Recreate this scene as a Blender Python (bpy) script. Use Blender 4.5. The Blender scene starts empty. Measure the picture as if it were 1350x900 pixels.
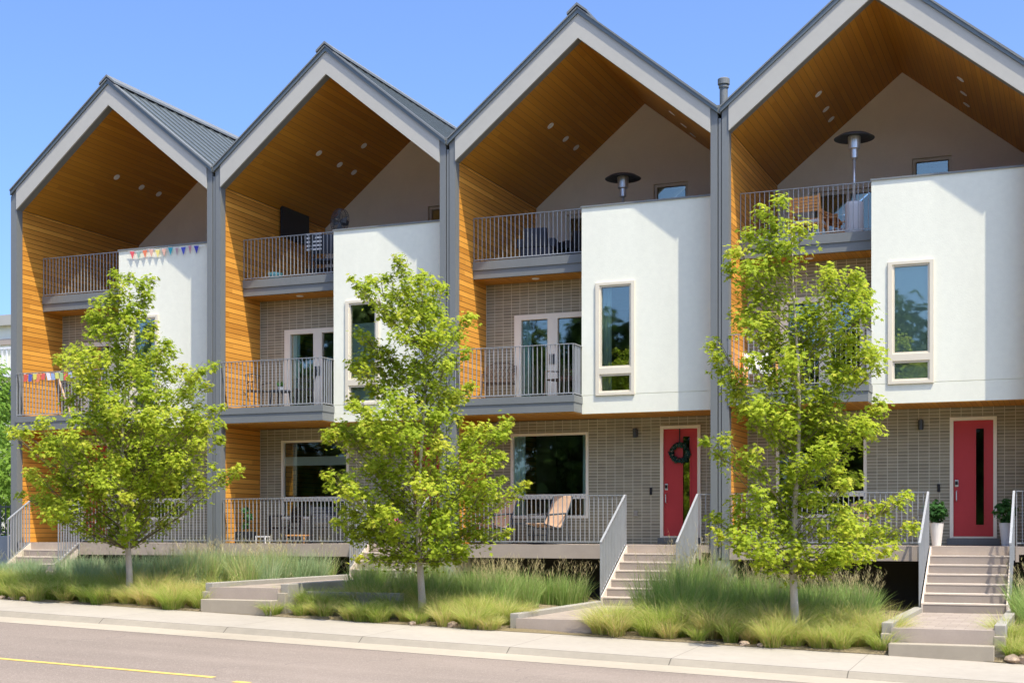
import bpy, math, random
import numpy as np
from mathutils import Vector, Matrix
R = math.radians
C = bpy.context.scene.collection
SC = bpy.context.scene

# ------------------------------------------------------------------ camera
cam_d = bpy.data.cameras.new('camera'); cam = bpy.data.objects.new('camera', cam_d); C.objects.link(cam)
cam_d.sensor_width = 36.0; cam_d.lens = 48.48; cam_d.shift_y = 0.1846
cam_d.clip_start = 0.1; cam_d.clip_end = 3000
cam.location = (0, 0, 0.29); cam.rotation_euler = (R(90), 0, R(22.19))
SC.camera = cam

# ------------------------------------------------------------------ sky and sun
SUN = Vector((0.378, -0.236, 0.895)).normalized()
EL = math.asin(SUN.z)
w = bpy.data.worlds.new('World'); SC.world = w; w.use_nodes = True
nt = w.node_tree; bg = nt.nodes['Background']
sky = nt.nodes.new('ShaderNodeTexSky'); sky.sky_type = 'NISHITA'; sky.sun_disc = False
sky.sun_elevation = EL; sky.sun_rotation = math.atan2(SUN.x, SUN.y)
sky.altitude = 1600; sky.air_density = 0.7; sky.dust_density = 9.5; sky.ozone_density = 10.0
nt.links.new(sky.outputs[0], bg.inputs[0]); bg.inputs[1].default_value = 0.15
sd = bpy.data.lights.new('sun', 'SUN'); so = bpy.data.objects.new('sun', sd); C.objects.link(so)
sd.energy = 2.5; sd.angle = R(0.6); sd.color = (1.0, 0.92, 0.78)
so.rotation_euler = SUN.to_track_quat('Z', 'Y').to_euler(); so.location = (20, -10, 40)
SC.view_settings.view_transform = 'Standard'; SC.view_settings.look = 'None'
SC.view_settings.exposure = 1.40; SC.view_settings.gamma = 1.0; SC.view_settings.use_curve_mapping = False
SC.render.engine = 'CYCLES'
SC.cycles.use_denoising = True
SC.cycles.max_bounces = 12; SC.cycles.diffuse_bounces = 6; SC.cycles.glossy_bounces = 3
SC.cycles.transparent_max_bounces = 12; SC.cycles.caustics_reflective = False; SC.cycles.caustics_refractive = False

# ------------------------------------------------------------------ materials
class NT:
    def __init__(s, name):
        s.m = bpy.data.materials.new(name); s.m.use_nodes = True; s.t = s.m.node_tree
        s.b = s.t.nodes['Principled BSDF']; s.out = s.t.nodes['Material Output']
    def n(s, typ, **kw):
        x = s.t.nodes.new('ShaderNode' + typ)
        for k, v in kw.items():
            if k.startswith('i_'):
                k = k[2:]; x.inputs[int(k) if k.isdigit() else k].default_value = v
            else: setattr(x, k, v)
        return x
    def l(s, a, b): s.t.links.new(a, b)
    def val(s, x):  # socket or number
        return x
    def math(s, op, a, b=None, c=None):
        x = s.n('Math', operation=op)
        for i, v in enumerate((a, b, c)):
            if v is None: continue
            if hasattr(v, 'links'): s.l(v, x.inputs[i])
            else: x.inputs[i].default_value = v
        return x.outputs[0]
    def mix(s, f, a, b):
        x = s.n('Mix', data_type='RGBA')
        for i, v in ((0, f), (6, a), (7, b)):
            if hasattr(v, 'links'): s.l(v, x.inputs[i])
            else: x.inputs[i].default_value = v if i == 0 else (*v, 1)
        return x.outputs[2]
    def obj(s): return s.n('TexCoord').outputs['Object']
    def noise(s, vec, scale, detail=3.0, rough=0.55, stretch=None):
        if stretch:
            mp = s.n('Mapping'); mp.inputs['Scale'].default_value = stretch; s.l(vec, mp.inputs[0]); vec = mp.outputs[0]
        x = s.n('TexNoise'); x.inputs['Scale'].default_value = scale; x.inputs['Detail'].default_value = detail
        x.inputs['Roughness'].default_value = rough; s.l(vec, x.inputs['Vector']); return x.outputs[0]
    def ramp(s, f, lo, hi):
        x = s.n('MapRange'); x.inputs[1].default_value = lo; x.inputs[2].default_value = hi; x.clamp = True
        s.l(f, x.inputs[0]); return x.outputs[0]
    def bump(s, h, strength, dist=0.01):
        x = s.n('Bump'); x.inputs['Strength'].default_value = strength; x.inputs['Distance'].default_value = dist
        s.l(h, x.inputs['Height']); s.l(x.outputs[0], s.b.inputs['Normal'])
    def col(s, c):
        if hasattr(c, 'links'): s.l(c, s.b.inputs['Base Color'])
        else: s.b.inputs['Base Color'].default_value = (*c, 1)
    def fin(s, rough=0.6, metal=0.0, spec=0.4):
        s.b.inputs['Roughness'].default_value = rough; s.b.inputs['Metallic'].default_value = metal
        s.b.inputs['Specular IOR Level'].default_value = spec; return s.m

def weathered(name, c, amt=0.12, rough=0.6, metal=0.0, scale=1.5, bump=0.0, bscale=60, spec=0.4, streak=False):
    q = NT(name); o = q.obj()
    a = q.noise(o, scale, 5, 0.6, (1, 1, 0.25) if streak else None)
    f = q.noise(o, scale * 14, 3, 0.6)
    v = q.math('ADD', q.math('MULTIPLY', a, 0.7), q.math('MULTIPLY', f, 0.3))
    v = q.ramp(v, 0.3, 0.7)
    q.col(q.mix(v, tuple(x * (1 - amt) for x in c), tuple(min(1, x * (1 + amt)) for x in c)))
    if bump: q.bump(q.noise(o, bscale, 4, 0.6), bump, 0.01)
    return q.fin(rough, metal, spec)

def wood_boards(name, axis, pitch, tint=(1, 1, 1), gap=(0.10, 0.038, 0.006), var=0.70):
    """golden stained boards running along the local y axis"""
    q = NT(name); o = q.obj(); sep = q.n('SeparateXYZ'); q.l(o, sep.inputs[0])
    c = q.math('DIVIDE', sep.outputs[axis], pitch)
    fr = q.math('FRACT', c); fl = q.math('FLOOR', c)
    y = sep.outputs[1]
    # board joints: each row shifted by a random amount
    wn = q.n('TexWhiteNoise', noise_dimensions='1D'); q.l(fl, wn.inputs['W'])
    seg = q.math('FLOOR', q.math('DIVIDE', q.math('ADD', y, q.math('MULTIPLY', wn.outputs[0], 9.0)), 2.6))
    wn2 = q.n('TexWhiteNoise', noise_dimensions='2D'); cb = q.n('CombineXYZ'); q.l(fl, cb.inputs[0]); q.l(seg, cb.inputs[1]); q.l(cb.outputs[0], wn2.inputs[0])
    g = q.noise(o, 9, 5, 0.65, (9, 0.35, 9))
    v = q.math('ADD', q.math('ADD', q.math('MULTIPLY', wn2.outputs[0], var), (0.75 - var) * 0.5), q.math('MULTIPLY', g, 0.45))
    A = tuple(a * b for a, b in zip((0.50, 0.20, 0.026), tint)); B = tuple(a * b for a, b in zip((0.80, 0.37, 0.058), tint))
    colr = q.mix(q.ramp(v, 0.12, 0.9), A, B)
    gr = q.math('LESS_THAN', q.math('ABSOLUTE', q.math('SUBTRACT', fr, 0.5)), 0.45)
    colr = q.mix(gr, gap, colr)
    q.col(colr)
    hgt = q.math('ADD', gr, q.math('MULTIPLY', g, 0.25))
    q.bump(hgt, 0.5, 0.008)
    return q.fin(0.5, 0, 0.35)

def brick_mat(name):
    q = NT(name); o = q.obj(); sep = q.n('SeparateXYZ'); q.l(o, sep.inputs[0])
    cb = q.n('CombineXYZ'); q.l(sep.outputs[0], cb.inputs[0]); q.l(sep.outputs[2], cb.inputs[1])
    br = q.n('TexBrick'); br.offset = 0.0; br.squash = 1.0
    br.inputs['Scale'].default_value = 1.0; br.inputs['Mortar Size'].default_value = 0.0062; br.inputs['Mortar Smooth'].default_value = 0.1
    br.inputs['Brick Width'].default_value = 0.203; br.inputs['Row Height'].default_value = 0.0655; br.inputs['Bias'].default_value = 0.0
    br.inputs['Color1'].default_value = (0.25, 0.232, 0.162, 1); br.inputs['Color2'].default_value = (0.335, 0.312, 0.218, 1)
    br.inputs['Mortar'].default_value = (0.60, 0.575, 0.44, 1)
    q.l(cb.outputs[0], br.inputs['Vector'])
    n = q.noise(o, 1.3, 4); n2 = q.noise(o, 40, 3)
    f = q.math('ADD', q.math('MULTIPLY', n, 0.35), q.math('MULTIPLY', n2, 0.25))
    mul = q.n('Mix', data_type='RGBA', blend_type='MULTIPLY'); mul.inputs[0].default_value = 1
    q.l(br.outputs[0], mul.inputs[6]); q.l(q.mix(q.ramp(f, 0.1, 0.5), (0.78, 0.78, 0.8), (1.15, 1.12, 1.08)), mul.inputs[7])
    q.col(mul.outputs[2])
    q.bump(q.math('SUBTRACT', 1.0, br.outputs['Fac']), 0.5, 0.006)
    return q.fin(0.7, 0, 0.35)

def glass_mat(name, tint=(0.90, 0.96, 0.93), base=0.13):
    q = NT(name); q.t.nodes.remove(q.b)
    tr = q.n('BsdfTransparent'); tr.inputs[0].default_value = (*tint, 1)
    gl = q.n('BsdfGlossy'); gl.inputs['Roughness'].default_value = 0.02; gl.inputs[0].default_value = (0.86, 0.92, 0.80, 1)
    o = q.obj(); bm = q.n('Bump'); bm.inputs['Strength'].default_value = 0.06; bm.inputs['Distance'].default_value = 0.02
    q.l(q.noise(o, 1.7, 1, 0.3), bm.inputs['Height']); q.l(bm.outputs[0], gl.inputs['Normal'])
    fr = q.n('Fresnel'); fr.inputs[0].default_value = 1.5
    f = q.math('ADD', q.math('MULTIPLY', fr.outputs[0], 0.9), base)
    mx = q.n('MixShader'); q.l(f, mx.inputs[0]); q.l(tr.outputs[0], mx.inputs[1]); q.l(gl.outputs[0], mx.inputs[2])
    q.l(mx.outputs[0], q.out.inputs[0]); return q.m

def leaf_mat(name, dark, light, trans=0.45, third=None):
    q = NT(name)
    at = q.n('Attribute', attribute_name='tint')
    if third:
        f = at.outputs['Fac']
        c = q.mix(q.ramp(f, 0.0, 0.55), dark, light); c = q.mix(q.ramp(f, 0.55, 1.0), c, third)
    else: c = q.mix(at.outputs['Fac'], dark, light)
    q.col(c); q.fin(0.6, 0, 0.15)
    tl = q.n('BsdfTranslucent'); q.l(c, tl.inputs[0])
    mx = q.n('MixShader'); mx.inputs[0].default_value = trans
    q.l(q.b.outputs[0], mx.inputs[1]); q.l(tl.outputs[0], mx.inputs[2]); q.l(mx.outputs[0], q.out.inputs[0]); return q.m

def emission_free(name, c, rough=0.5, metal=0.0, spec=0.4):
    q = NT(name); q.col(c); return q.fin(rough, metal, spec)

M = {}
M['stucco'] = weathered('white_stucco', (0.79, 0.785, 0.65), 0.075, 0.85, bump=0.25, bscale=45, scale=0.6, spec=0.2, streak=True)
M['gable_stucco'] = weathered('beige_stucco', (0.84, 0.79, 0.65), 0.05, 0.9, bump=0.2, bscale=50, spec=0.2)
M['fascia'] = weathered('white_fascia_board', (0.44, 0.425, 0.37), 0.05, 0.6, scale=0.8)
M['metal'] = weathered('slate_grey_metal', (0.185, 0.195, 0.188), 0.08, 0.5, 0.1, scale=0.9, streak=True)
M['metal_dark'] = weathered('dark_grey_metal', (0.070, 0.082, 0.094), 0.08, 0.45, 0.2)
M['roof'] = weathered('standing_seam_roof', (0.155, 0.175, 0.168), 0.08, 0.38, 0.4, scale=0.7)
M['rail'] = weathered('galvanised_rail', (0.34, 0.35, 0.35), 0.10, 0.5, 0.2, scale=3)
M['wood_wall'] = wood_boards('golden_wall_boards', 2, 0.117)
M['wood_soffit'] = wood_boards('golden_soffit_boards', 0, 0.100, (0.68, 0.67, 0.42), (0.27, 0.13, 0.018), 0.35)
M['brick'] = brick_mat('stack_bond_brick')
M['glass'] = glass_mat('window_glass')
M['glass_dark'] = glass_mat('dark_window_glass', (0.90, 0.95, 0.92), 0.08)
M['frame'] = weathered('cream_frame', (0.72, 0.655, 0.51), 0.04, 0.5)
M['red'] = weathered('red_door_paint', (0.53, 0.045, 0.050), 0.06, 0.42, scale=0.8)
M['deck'] = weathered('taupe_deck_board', (0.385, 0.32, 0.26), 0.10, 0.7, scale=2.2, bump=0.15)
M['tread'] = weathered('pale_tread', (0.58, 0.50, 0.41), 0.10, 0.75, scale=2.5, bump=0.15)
M['dark'] = emission_free('underdeck_shade', (0.03, 0.028, 0.026), 0.9)  # near-black colour stands in for shade in the void under the deck
M['room'] = emission_free('interior_shade_grey', (0.16, 0.15, 0.14), 0.9)  # dark grey puts the room shade into the colour behind the windows
M['curtain'] = weathered('pale_teal_curtain', (0.72, 0.88, 0.84), 0.06, 0.9)
M['shade'] = weathered('grey_green_shade', (0.62, 0.74, 0.66), 0.03, 0.9)
M['steel'] = weathered('brushed_steel', (0.66, 0.66, 0.64), 0.08, 0.3, 0.55)
M['black'] = emission_free('black_plastic', (0.015, 0.015, 0.017), 0.45)
M['charcoal'] = weathered('charcoal_fabric', (0.045, 0.052, 0.068), 0.2, 0.9, scale=6)
M['teak'] = weathered('orange_teak', (0.84, 0.41, 0.13), 0.18, 0.6, scale=5)
M['sling'] = weathered('tan_sling_fabric', (0.58, 0.38, 0.24), 0.1, 0.9, scale=4)
M['white'] = weathered('white_plastic', (0.75, 0.75, 0.73), 0.03, 0.5)
M['pot_white'] = weathered('white_ceramic', (0.74, 0.71, 0.64), 0.04, 0.45)
M['pot_grey'] = weathered('pale_grey_ceramic', (0.50, 0.52, 0.54), 0.04, 0.5)
M['bark'] = weathered('pale_maple_bark', (0.52, 0.44, 0.36), 0.40, 0.9, scale=5, bump=0.6, bscale=22, streak=True)
M['maple'] = leaf_mat('maple_leaf', (0.26, 0.36, 0.028), (0.45, 0.54, 0.045), 0.57, (0.60, 0.585, 0.075))
M['fresh_leaf'] = leaf_mat('fresh_leaf', (0.13, 0.25, 0.03), (0.30, 0.46, 0.07), 0.45)
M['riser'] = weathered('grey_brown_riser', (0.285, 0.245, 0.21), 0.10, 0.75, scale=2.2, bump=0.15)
M['twig'] = weathered('brown_twig', (0.16, 0.13, 0.07), 0.2, 0.9)
M['frame_shade_lift'] = weathered('shade_lifted_cream_frame', (0.88, 0.82, 0.66), 0.03, 0.5)  # the cream frame again, colour lightened where frames sit in shade
M['tree_leaf'] = leaf_mat('tree_leaf', (0.035, 0.075, 0.012), (0.10, 0.17, 0.025), 0.35)
M['house_plant'] = leaf_mat('house_plant_leaf', (0.03, 0.09, 0.02), (0.07, 0.19, 0.04), 0.3)
M['grass_front'] = leaf_mat('fountain_grass', (0.27, 0.40, 0.055), (0.50, 0.57, 0.13), 0.45, (0.74, 0.58, 0.29))
M['grass_back'] = leaf_mat('switch_grass', (0.20, 0.35, 0.065), (0.38, 0.50, 0.15), 0.45, (0.66, 0.52, 0.29))
M['grass_blue'] = leaf_mat('blue_switch_grass', (0.19, 0.34, 0.14), (0.42, 0.54, 0.28), 0.45, (0.62, 0.57, 0.34))

def concrete(name, c, joint=None, amt=0.10):
    q = NT(name); o = q.obj(); a = q.noise(o, 0.45, 6, 0.65); b = q.noise(o, 7, 4, 0.6); s = q.noise(o, 160, 2, 0.5)
    v = q.math('ADD', q.math('ADD', q.math('MULTIPLY', a, 0.5), q.math('MULTIPLY', b, 0.25)), q.math('MULTIPLY', s, 0.25))
    colr = q.mix(q.ramp(v, 0.34, 0.66), tuple(x * (1 - amt * 1.4) for x in c), tuple(x * (1 + amt) for x in c))
    if joint:
        sep = q.n('SeparateXYZ'); q.l(o, sep.inputs[0]); fr = q.math('FRACT', q.math('DIVIDE', q.math('ADD', sep.outputs[0], joint[1]), joint[0]))
        g = q.math('LESS_THAN', fr, joint[2]); colr = q.mix(g, colr, tuple(x * (joint[3] if len(joint) > 3 else 0.38) for x in c))
    q.col(colr); q.bump(q.math('ADD', b, s), 0.18, 0.006); return q.fin(0.9, 0, 0.2)
M['sidewalk'] = concrete('sidewalk_concrete', (0.36, 0.322, 0.262), (2.45, 0.36, 0.005, 0.6))
M['kerb'] = concrete('kerb_concrete', (0.27, 0.24, 0.185), (2.45, 0.36, 0.006), 0.14)
M['gutter'] = concrete('gutter_concrete', (0.38, 0.33, 0.25), None, 0.12)
M['step_conc'] = concrete('tan_concrete', (0.36, 0.315, 0.24), None)
M['kerb_grey'] = concrete('grey_concrete', (0.33, 0.308, 0.26), None)
M['pier'] = concrete('pier_concrete', (0.36, 0.36, 0.34), None)

def asphalt():
    q = NT('faded_asphalt'); o = q.obj()
    a = q.noise(o, 0.22, 5, 0.6); st = q.noise(o, 0.8, 4, 0.6, (0.12, 1.0, 1)); s = q.noise(o, 95, 2, 0.6); vz = q.n('TexVoronoi'); vz.inputs['Scale'].default_value = 75
    q.l(o, vz.inputs['Vector'])
    v = q.math('ADD', q.math('ADD', q.math('MULTIPLY', a, 0.3), q.math('MULTIPLY', st, 0.3)), q.math('MULTIPLY', s, 0.4))
    c = q.mix(q.ramp(v, 0.34, 0.64), (0.155, 0.126, 0.100), (0.285, 0.232, 0.186))
    vv = q.n('SeparateColor'); q.l(vz.outputs['Color'], vv.inputs[0])
    c = q.mix(q.math('MULTIPLY', q.math('GREATER_THAN', vv.outputs[0], 0.86), 0.45), c, (0.38, 0.32, 0.27))
    # a few sealed hairline cracks
    wv = q.n('TexVoronoi', feature='DISTANCE_TO_EDGE'); wv.inputs['Scale'].default_value = 0.23
    ns = q.n('TexNoise'); ns.inputs['Scale'].default_value = 1.3; q.l(o, ns.inputs['Vector'])
    ad = q.n('VectorMath', operation='MULTIPLY_ADD'); q.l(ns.outputs[1], ad.inputs[0]); ad.inputs[1].default_value = (0.9, 0.9, 0); q.l(o, ad.inputs[2]); q.l(ad.outputs[0], wv.inputs['Vector'])
    cr = q.math('LESS_THAN', wv.outputs[0], 0.0022)
    c = q.mix(q.math('MULTIPLY', cr, 0.35), c, (0.12, 0.10, 0.09))
    q.col(c); q.bump(s, 0.3, 0.006); return q.fin(0.9, 0, 0.2)
M['asphalt'] = asphalt()
M['paint_yellow'] = weathered('worn_yellow_paint', (0.60, 0.42, 0.10), 0.3, 0.8, scale=6)

def soil():
    q = NT('mulch_soil'); o = q.obj(); a = q.noise(o, 18, 5, 0.7); b = q.noise(o, 1.2, 3)
    c = q.mix(q.ramp(a, 0.35, 0.65), (0.10, 0.08, 0.05), (0.30, 0.24, 0.15)); c = q.mix(q.ramp(b, 0.4, 0.65), c, (0.20, 0.16, 0.085))
    q.col(c); q.bump(a, 0.8, 0.03); return q.fin(0.95, 0, 0.1)
M['soil'] = soil()
M['lawn'] = weathered('lawn', (0.09, 0.13, 0.035), 0.3, 0.95, scale=0.6)

def pavers():
    q = NT('pavers'); o = q.obj(); br = q.n('TexBrick'); br.offset = 0.5
    for k, v in (('Scale', 1.0), ('Mortar Size', 0.006), ('Brick Width', 0.30), ('Row Height', 0.30)): br.inputs[k].default_value = v
    br.inputs['Color1'].default_value = (0.29, 0.24, 0.195, 1); br.inputs['Color2'].default_value = (0.36, 0.30, 0.245, 1); br.inputs['Mortar'].default_value = (0.22, 0.18, 0.15, 1)
    q.l(o, br.inputs['Vector']); n = q.noise(o, 30, 3)
    q.col(q.mix(q.math('MULTIPLY', n, 0.25), br.outputs[0], (0.32, 0.27, 0.23))); return q.fin(0.85, 0, 0.2)
M['paver'] = pavers()
M['rock'] = weathered('tan_rock', (0.44, 0.33, 0.23), 0.3, 0.9, scale=4, bump=0.5, bscale=12)

# ------------------------------------------------------------------ mesh tools
class MB:
    def __init__(s): s.v = []; s.f = []; s.mi = []; s.cur = 0
    def add(s, vs, fs):
        o = len(s.v); s.v += [tuple(p) for p in vs]
        for f in fs: s.f.append(tuple(i + o for i in f)); s.mi.append(s.cur)
        return s
    def box(s, x0, x1, y0, y1, z0, z1):
        return s.add([(x0,y0,z0),(x1,y0,z0),(x1,y1,z0),(x0,y1,z0),(x0,y0,z1),(x1,y0,z1),(x1,y1,z1),(x0,y1,z1)],
              [(0,3,2,1),(4,5,6,7),(0,1,5,4),(1,2,6,5),(2,3,7,6),(3,0,4,7)])
    def prism_y(s, poly, y0, y1):      # polygon in x,z extruded along y
        n = len(poly); vs = [(x, y0, z) for x, z in poly] + [(x, y1, z) for x, z in poly]
        fs = [tuple(range(n)), tuple(range(2 * n - 1, n - 1, -1))] + [(i, i + n, (i + 1) % n + n, (i + 1) % n) for i in range(n)]
        return s.add(vs, fs)
    def prism_x(s, poly, x0, x1):      # polygon in y,z extruded along x
        n = len(poly); vs = [(x0, y, z) for y, z in poly] + [(x1, y, z) for y, z in poly]
        fs = [tuple(range(n)), tuple(range(2 * n - 1, n - 1, -1))] + [(i, i + n, (i + 1) % n + n, (i + 1) % n) for i in range(n)]
        return s.add(vs, fs)
    def tube(s, pts, rad, n=8, caps=True):
        pts = [Vector(p) for p in pts]; rs = rad if isinstance(rad, (list, tuple)) else [rad] * len(pts)
        o = len(s.v); vs = []; fs = []
        for i, p in enumerate(pts):
            d = (pts[min(i + 1, len(pts) - 1)] - pts[max(i - 1, 0)]); d = d.normalized() if d.length > 1e-9 else Vector((0, 0, 1))
            a = Vector((1, 0, 0)) if abs(d.x) < 0.8 else Vector((0, 1, 0))
            u = d.cross(a).normalized(); v = d.cross(u)
            for k in range(n):
                t = 2 * math.pi * k / n; vs.append(p + u * math.cos(t) * rs[i] + v * math.sin(t) * rs[i])
        for i in range(len(pts) - 1):
            for k in range(n):
                fs.append((i * n + k, i * n + (k + 1) % n, (i + 1) * n + (k + 1) % n, (i + 1) * n + k))
        if caps: fs += [tuple(range(n - 1, -1, -1)), tuple((len(pts) - 1) * n + k for k in range(n))]
        return s.add(vs, fs)
    def lathe(s, prof, n=24, cx=0, cy=0):   # list of (r, z)
        vs = []; fs = []
        for r, z in prof:
            for k in range(n):
                t = 2 * math.pi * k / n; vs.append((cx + r * math.cos(t), cy + r * math.sin(t), z))
        for i in range(len(prof) - 1):
            for k in range(n):
                fs.append((i * n + k, i * n + (k + 1) % n, (i + 1) * n + (k + 1) % n, (i + 1) * n + k))
        fs += [tuple(range(n - 1, -1, -1)), tuple((len(prof) - 1) * n + k for k in range(n))]
        return s.add(vs, fs)
    def build(s, name, mat, parent=None, smooth=False, bevel=0.0):
        me = bpy.data.meshes.new(name); me.from_pydata(s.v, [], s.f)
        mats = mat if isinstance(mat, (list, tuple)) else [mat]
        for m in mats: me.materials.append(m)
        if len(mats) > 1: me.polygons.foreach_set('material_index', s.mi)
        me.update(); me.validate()
        import bmesh
        b = bmesh.new(); b.from_mesh(me); bmesh.ops.recalc_face_normals(b, faces=b.faces); b.to_mesh(me); b.free()
        if smooth: me.polygons.foreach_set('use_smooth', [True] * len(me.polygons))
        o = bpy.data.objects.new(name, me); C.objects.link(o)
        if parent: o.parent = parent
        if bevel:
            bv = o.modifiers.new('bevel', 'BEVEL'); bv.width = bevel; bv.segments = 2; bv.limit_method = 'ANGLE'
        return o

def tag(o, label=None, cat=None, group=None, kind=None):
    for k, v in (('label', label), ('category', cat), ('group', group), ('kind', kind)):
        if v: o[k] = v
    return o
def empty(name, loc, label=None, cat=None, group=None, rz=0):
    o = bpy.data.objects.new(name, None); C.objects.link(o); o.location = loc; o.rotation_euler = (0, 0, rz)
    o.empty_display_size = 0.3
    return tag(o, label, cat, group)
def struct(o): o['kind'] = 'structure'; return o
def wall(mb, x0, x1, z0, z1, y0, y1, holes):
    """solid wall with rectangular openings (hx0,hx1,hz0,hz1)"""
    xs = sorted({x0, x1, *[h[0] for h in holes], *[h[1] for h in holes]}); zs = sorted({z0, z1, *[h[2] for h in holes], *[h[3] for h in holes]})
    inside = lambda a, b, c, d: any(h[0] - 1e-6 <= a and b <= h[1] + 1e-6 and h[2] - 1e-6 <= c and d <= h[3] + 1e-6 for h in holes)
    nx, nz = len(xs) - 1, len(zs) - 1
    solid = [[not inside(xs[i], xs[i+1], zs[j], zs[j+1]) for j in range(nz)] for i in range(nx)]
    S = lambda i, j: 0 <= i < nx and 0 <= j < nz and solid[i][j]
    idx = {}
    vs = []; fs = []
    def V(i, j, k):
        if (i, j, k) not in idx: idx[(i, j, k)] = len(vs); vs.append((xs[i], (y0, y1)[k], zs[j]))
        return idx[(i, j, k)]
    for i in range(nx):
        for j in range(nz):
            if not solid[i][j]: continue
            fs.append((V(i,j,0), V(i+1,j,0), V(i+1,j+1,0), V(i,j+1,0))); fs.append((V(i,j,1), V(i,j+1,1), V(i+1,j+1,1), V(i+1,j,1)))
            if not S(i-1,j): fs.append((V(i,j,0), V(i,j+1,0), V(i,j+1,1), V(i,j,1)))
            if not S(i+1,j): fs.append((V(i+1,j,0), V(i+1,j,1), V(i+1,j+1,1), V(i+1,j+1,0)))
            if not S(i,j-1): fs.append((V(i,j,0), V(i,j,1), V(i+1,j,1), V(i+1,j,0)))
            if not S(i,j+1): fs.append((V(i,j+1,0), V(i+1,j+1,0), V(i+1,j+1,1), V(i,j+1,1)))
    mb.add(vs, fs)

def np_mesh(name, verts, counts, loops, mat, tint=None, parent=None, smooth=False):
    me = bpy.data.meshes.new(name); nv = len(verts); nf = len(counts)
    me.vertices.add(nv); me.vertices.foreach_set('co', np.asarray(verts, np.float32).ravel())
    me.loops.add(len(loops)); me.loops.foreach_set('vertex_index', np.asarray(loops, np.int32))
    me.polygons.add(nf); st = np.concatenate([[0], np.cumsum(counts)[:-1]]).astype(np.int32)
    me.polygons.foreach_set('loop_start', st)
    try: me.polygons.foreach_set('loop_total', np.asarray(counts, np.int32))
    except Exception: pass
    if tint is not None:
        a = me.attributes.new('tint', 'FLOAT', 'POINT'); a.data.foreach_set('value', np.asarray(tint, np.float32))
    me.materials.append(mat); me.update(calc_edges=True)
    if smooth: me.polygons.foreach_set('use_smooth', [True] * nf)
    o = bpy.data.objects.new(name, me); C.objects.link(o)
    if parent: o.parent = parent
    return o
# ------------------------------------------------------------------ the four houses
W = 5.968; GX = [-24.450, -18.482, -12.514, -6.546]; FY = 27.0
XL, XR, XM = 0.185, 5.783, 2.984
SL = 0.81
zo = lambda x: 10.992 - SL * abs(x - XM)      # top line of the white gable board
zi = lambda x: 10.494 - SL * abs(x - XM)      # lower line
TREAD = 0.27

def gable_band(mb, lo, hi, xa, xb, y0, y1):
    mb.prism_y([(xa, lo(xa)), (XM, lo(XM)), (XM, hi(XM)), (xa, hi(xa))], y0, y1)
    mb.prism_y([(XM, lo(XM)), (xb, lo(xb)), (xb, hi(xb)), (XM, hi(XM))], y0, y1)

def railing(name, par, x0, x1, y, z0, z1, gap=0.04, side=None, joint=True):
    mb = MB()
    mb.box(x0, x1, y - 0.022, y + 0.022, z1 - 0.014, z1)
    if gap > 0: mb.box(x0, x1, y - 0.008, y + 0.008, z0 + gap, z0 + gap + 0.022)
    n = max(1, round((x1 - x0) / 0.1))
    for k in range(n + 1):
        x = x0 + 0.008 + (x1 - x0 - 0.016) * k / n
        post = k in (0, n)
        mb.box(x - 0.0065, x + 0.0065, y - 0.010, y + 0.010, z0 if (post or gap <= 0) else z0 + gap, z1 - 0.013)
    if side is not None:      # return running back along y at x1
        mb.box(x1 - 0.022, x1 + 0.022, y + 0.022, side, z1 - 0.0145, z1 - 0.0005)
        mb.box(x1 - 0.008, x1 + 0.008, y + 0.012, side, z0 + gap, z0 + gap + 0.0215)
        m = max(1, round((side - y) / 0.1))
        for k in range(1, m):
            yy = y + (side - y) * k / m; mb.box(x1 - 0.012, x1 + 0.012, yy - 0.008, yy + 0.008, z0 + gap, z1 - 0.014)
    return mb.build(name, M['rail'], par)

def frame_mb(x0, x1, z0, z1, y0, y1, panes, fw_out=True):
    mb = MB(); wall(mb, x0, x1, z0, z1, y0, y1, panes); return mb

def window(par, x0, x1, z0, z1, y, panes, name='window', glass='glass', sash=True, proud=0.03, fm='frame'):
    """cream frame standing a little proud of the wall; its panes are its parts"""
    mb = frame_mb(x0, x1, z0, z1, y - proud, y + 0.10, panes)
    f = mb.build(name, M[fm], par, bevel=0.006)
    for (a, b, c, d) in panes:
        if sash:
            s = MB(); wall(s, a, b, c, d, y - proud + 0.025, y + 0.075, [(a + 0.035, b - 0.035, c + 0.035, d - 0.035)])
            s.build('sash', M[fm], f)
        g = MB(); g.box(a + 0.02, b - 0.02, y + 0.035, y + 0.041, c + 0.02, d - 0.02); g.build('pane', M[glass], f)
    return f

def curtain(par, x0, x1, z0, z1, y, folds=7, mat='curtain'):
    n = folds * 6; vs = []; fs = []
    for i in range(n + 1):
        t = i / n; x = x0 + (x1 - x0) * t; yy = y + 0.035 * math.sin(t * folds * 2 * math.pi)
        vs += [(x, yy, z0), (x, yy, z1), (x, yy + 0.004, z1), (x, yy + 0.004, z0)]
    for i in range(n):
        o = i * 4
        for k in range(4): fs.append((o + k, o + 4 + k, o + 4 + (k + 1) % 4, o + (k + 1) % 4))
    fs += [(0, 1, 2, 3), (n * 4 + 3, n * 4 + 2, n * 4 + 1, n * 4)]
    return MB().add(vs, fs).build('curtain', M[mat], par, smooth=True)

def downlight(par, x, y, z, slope=0):
    mb = MB(); mb.lathe([(0.085, 0.0), (0.085, -0.012), (0.06, -0.014), (0.055, -0.006), (0.01, -0.005)], 16)
    o = mb.build('downlight', M['white'], par); o.location = (x, y, z); o.rotation_euler = (0, slope, 0); return o

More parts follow.
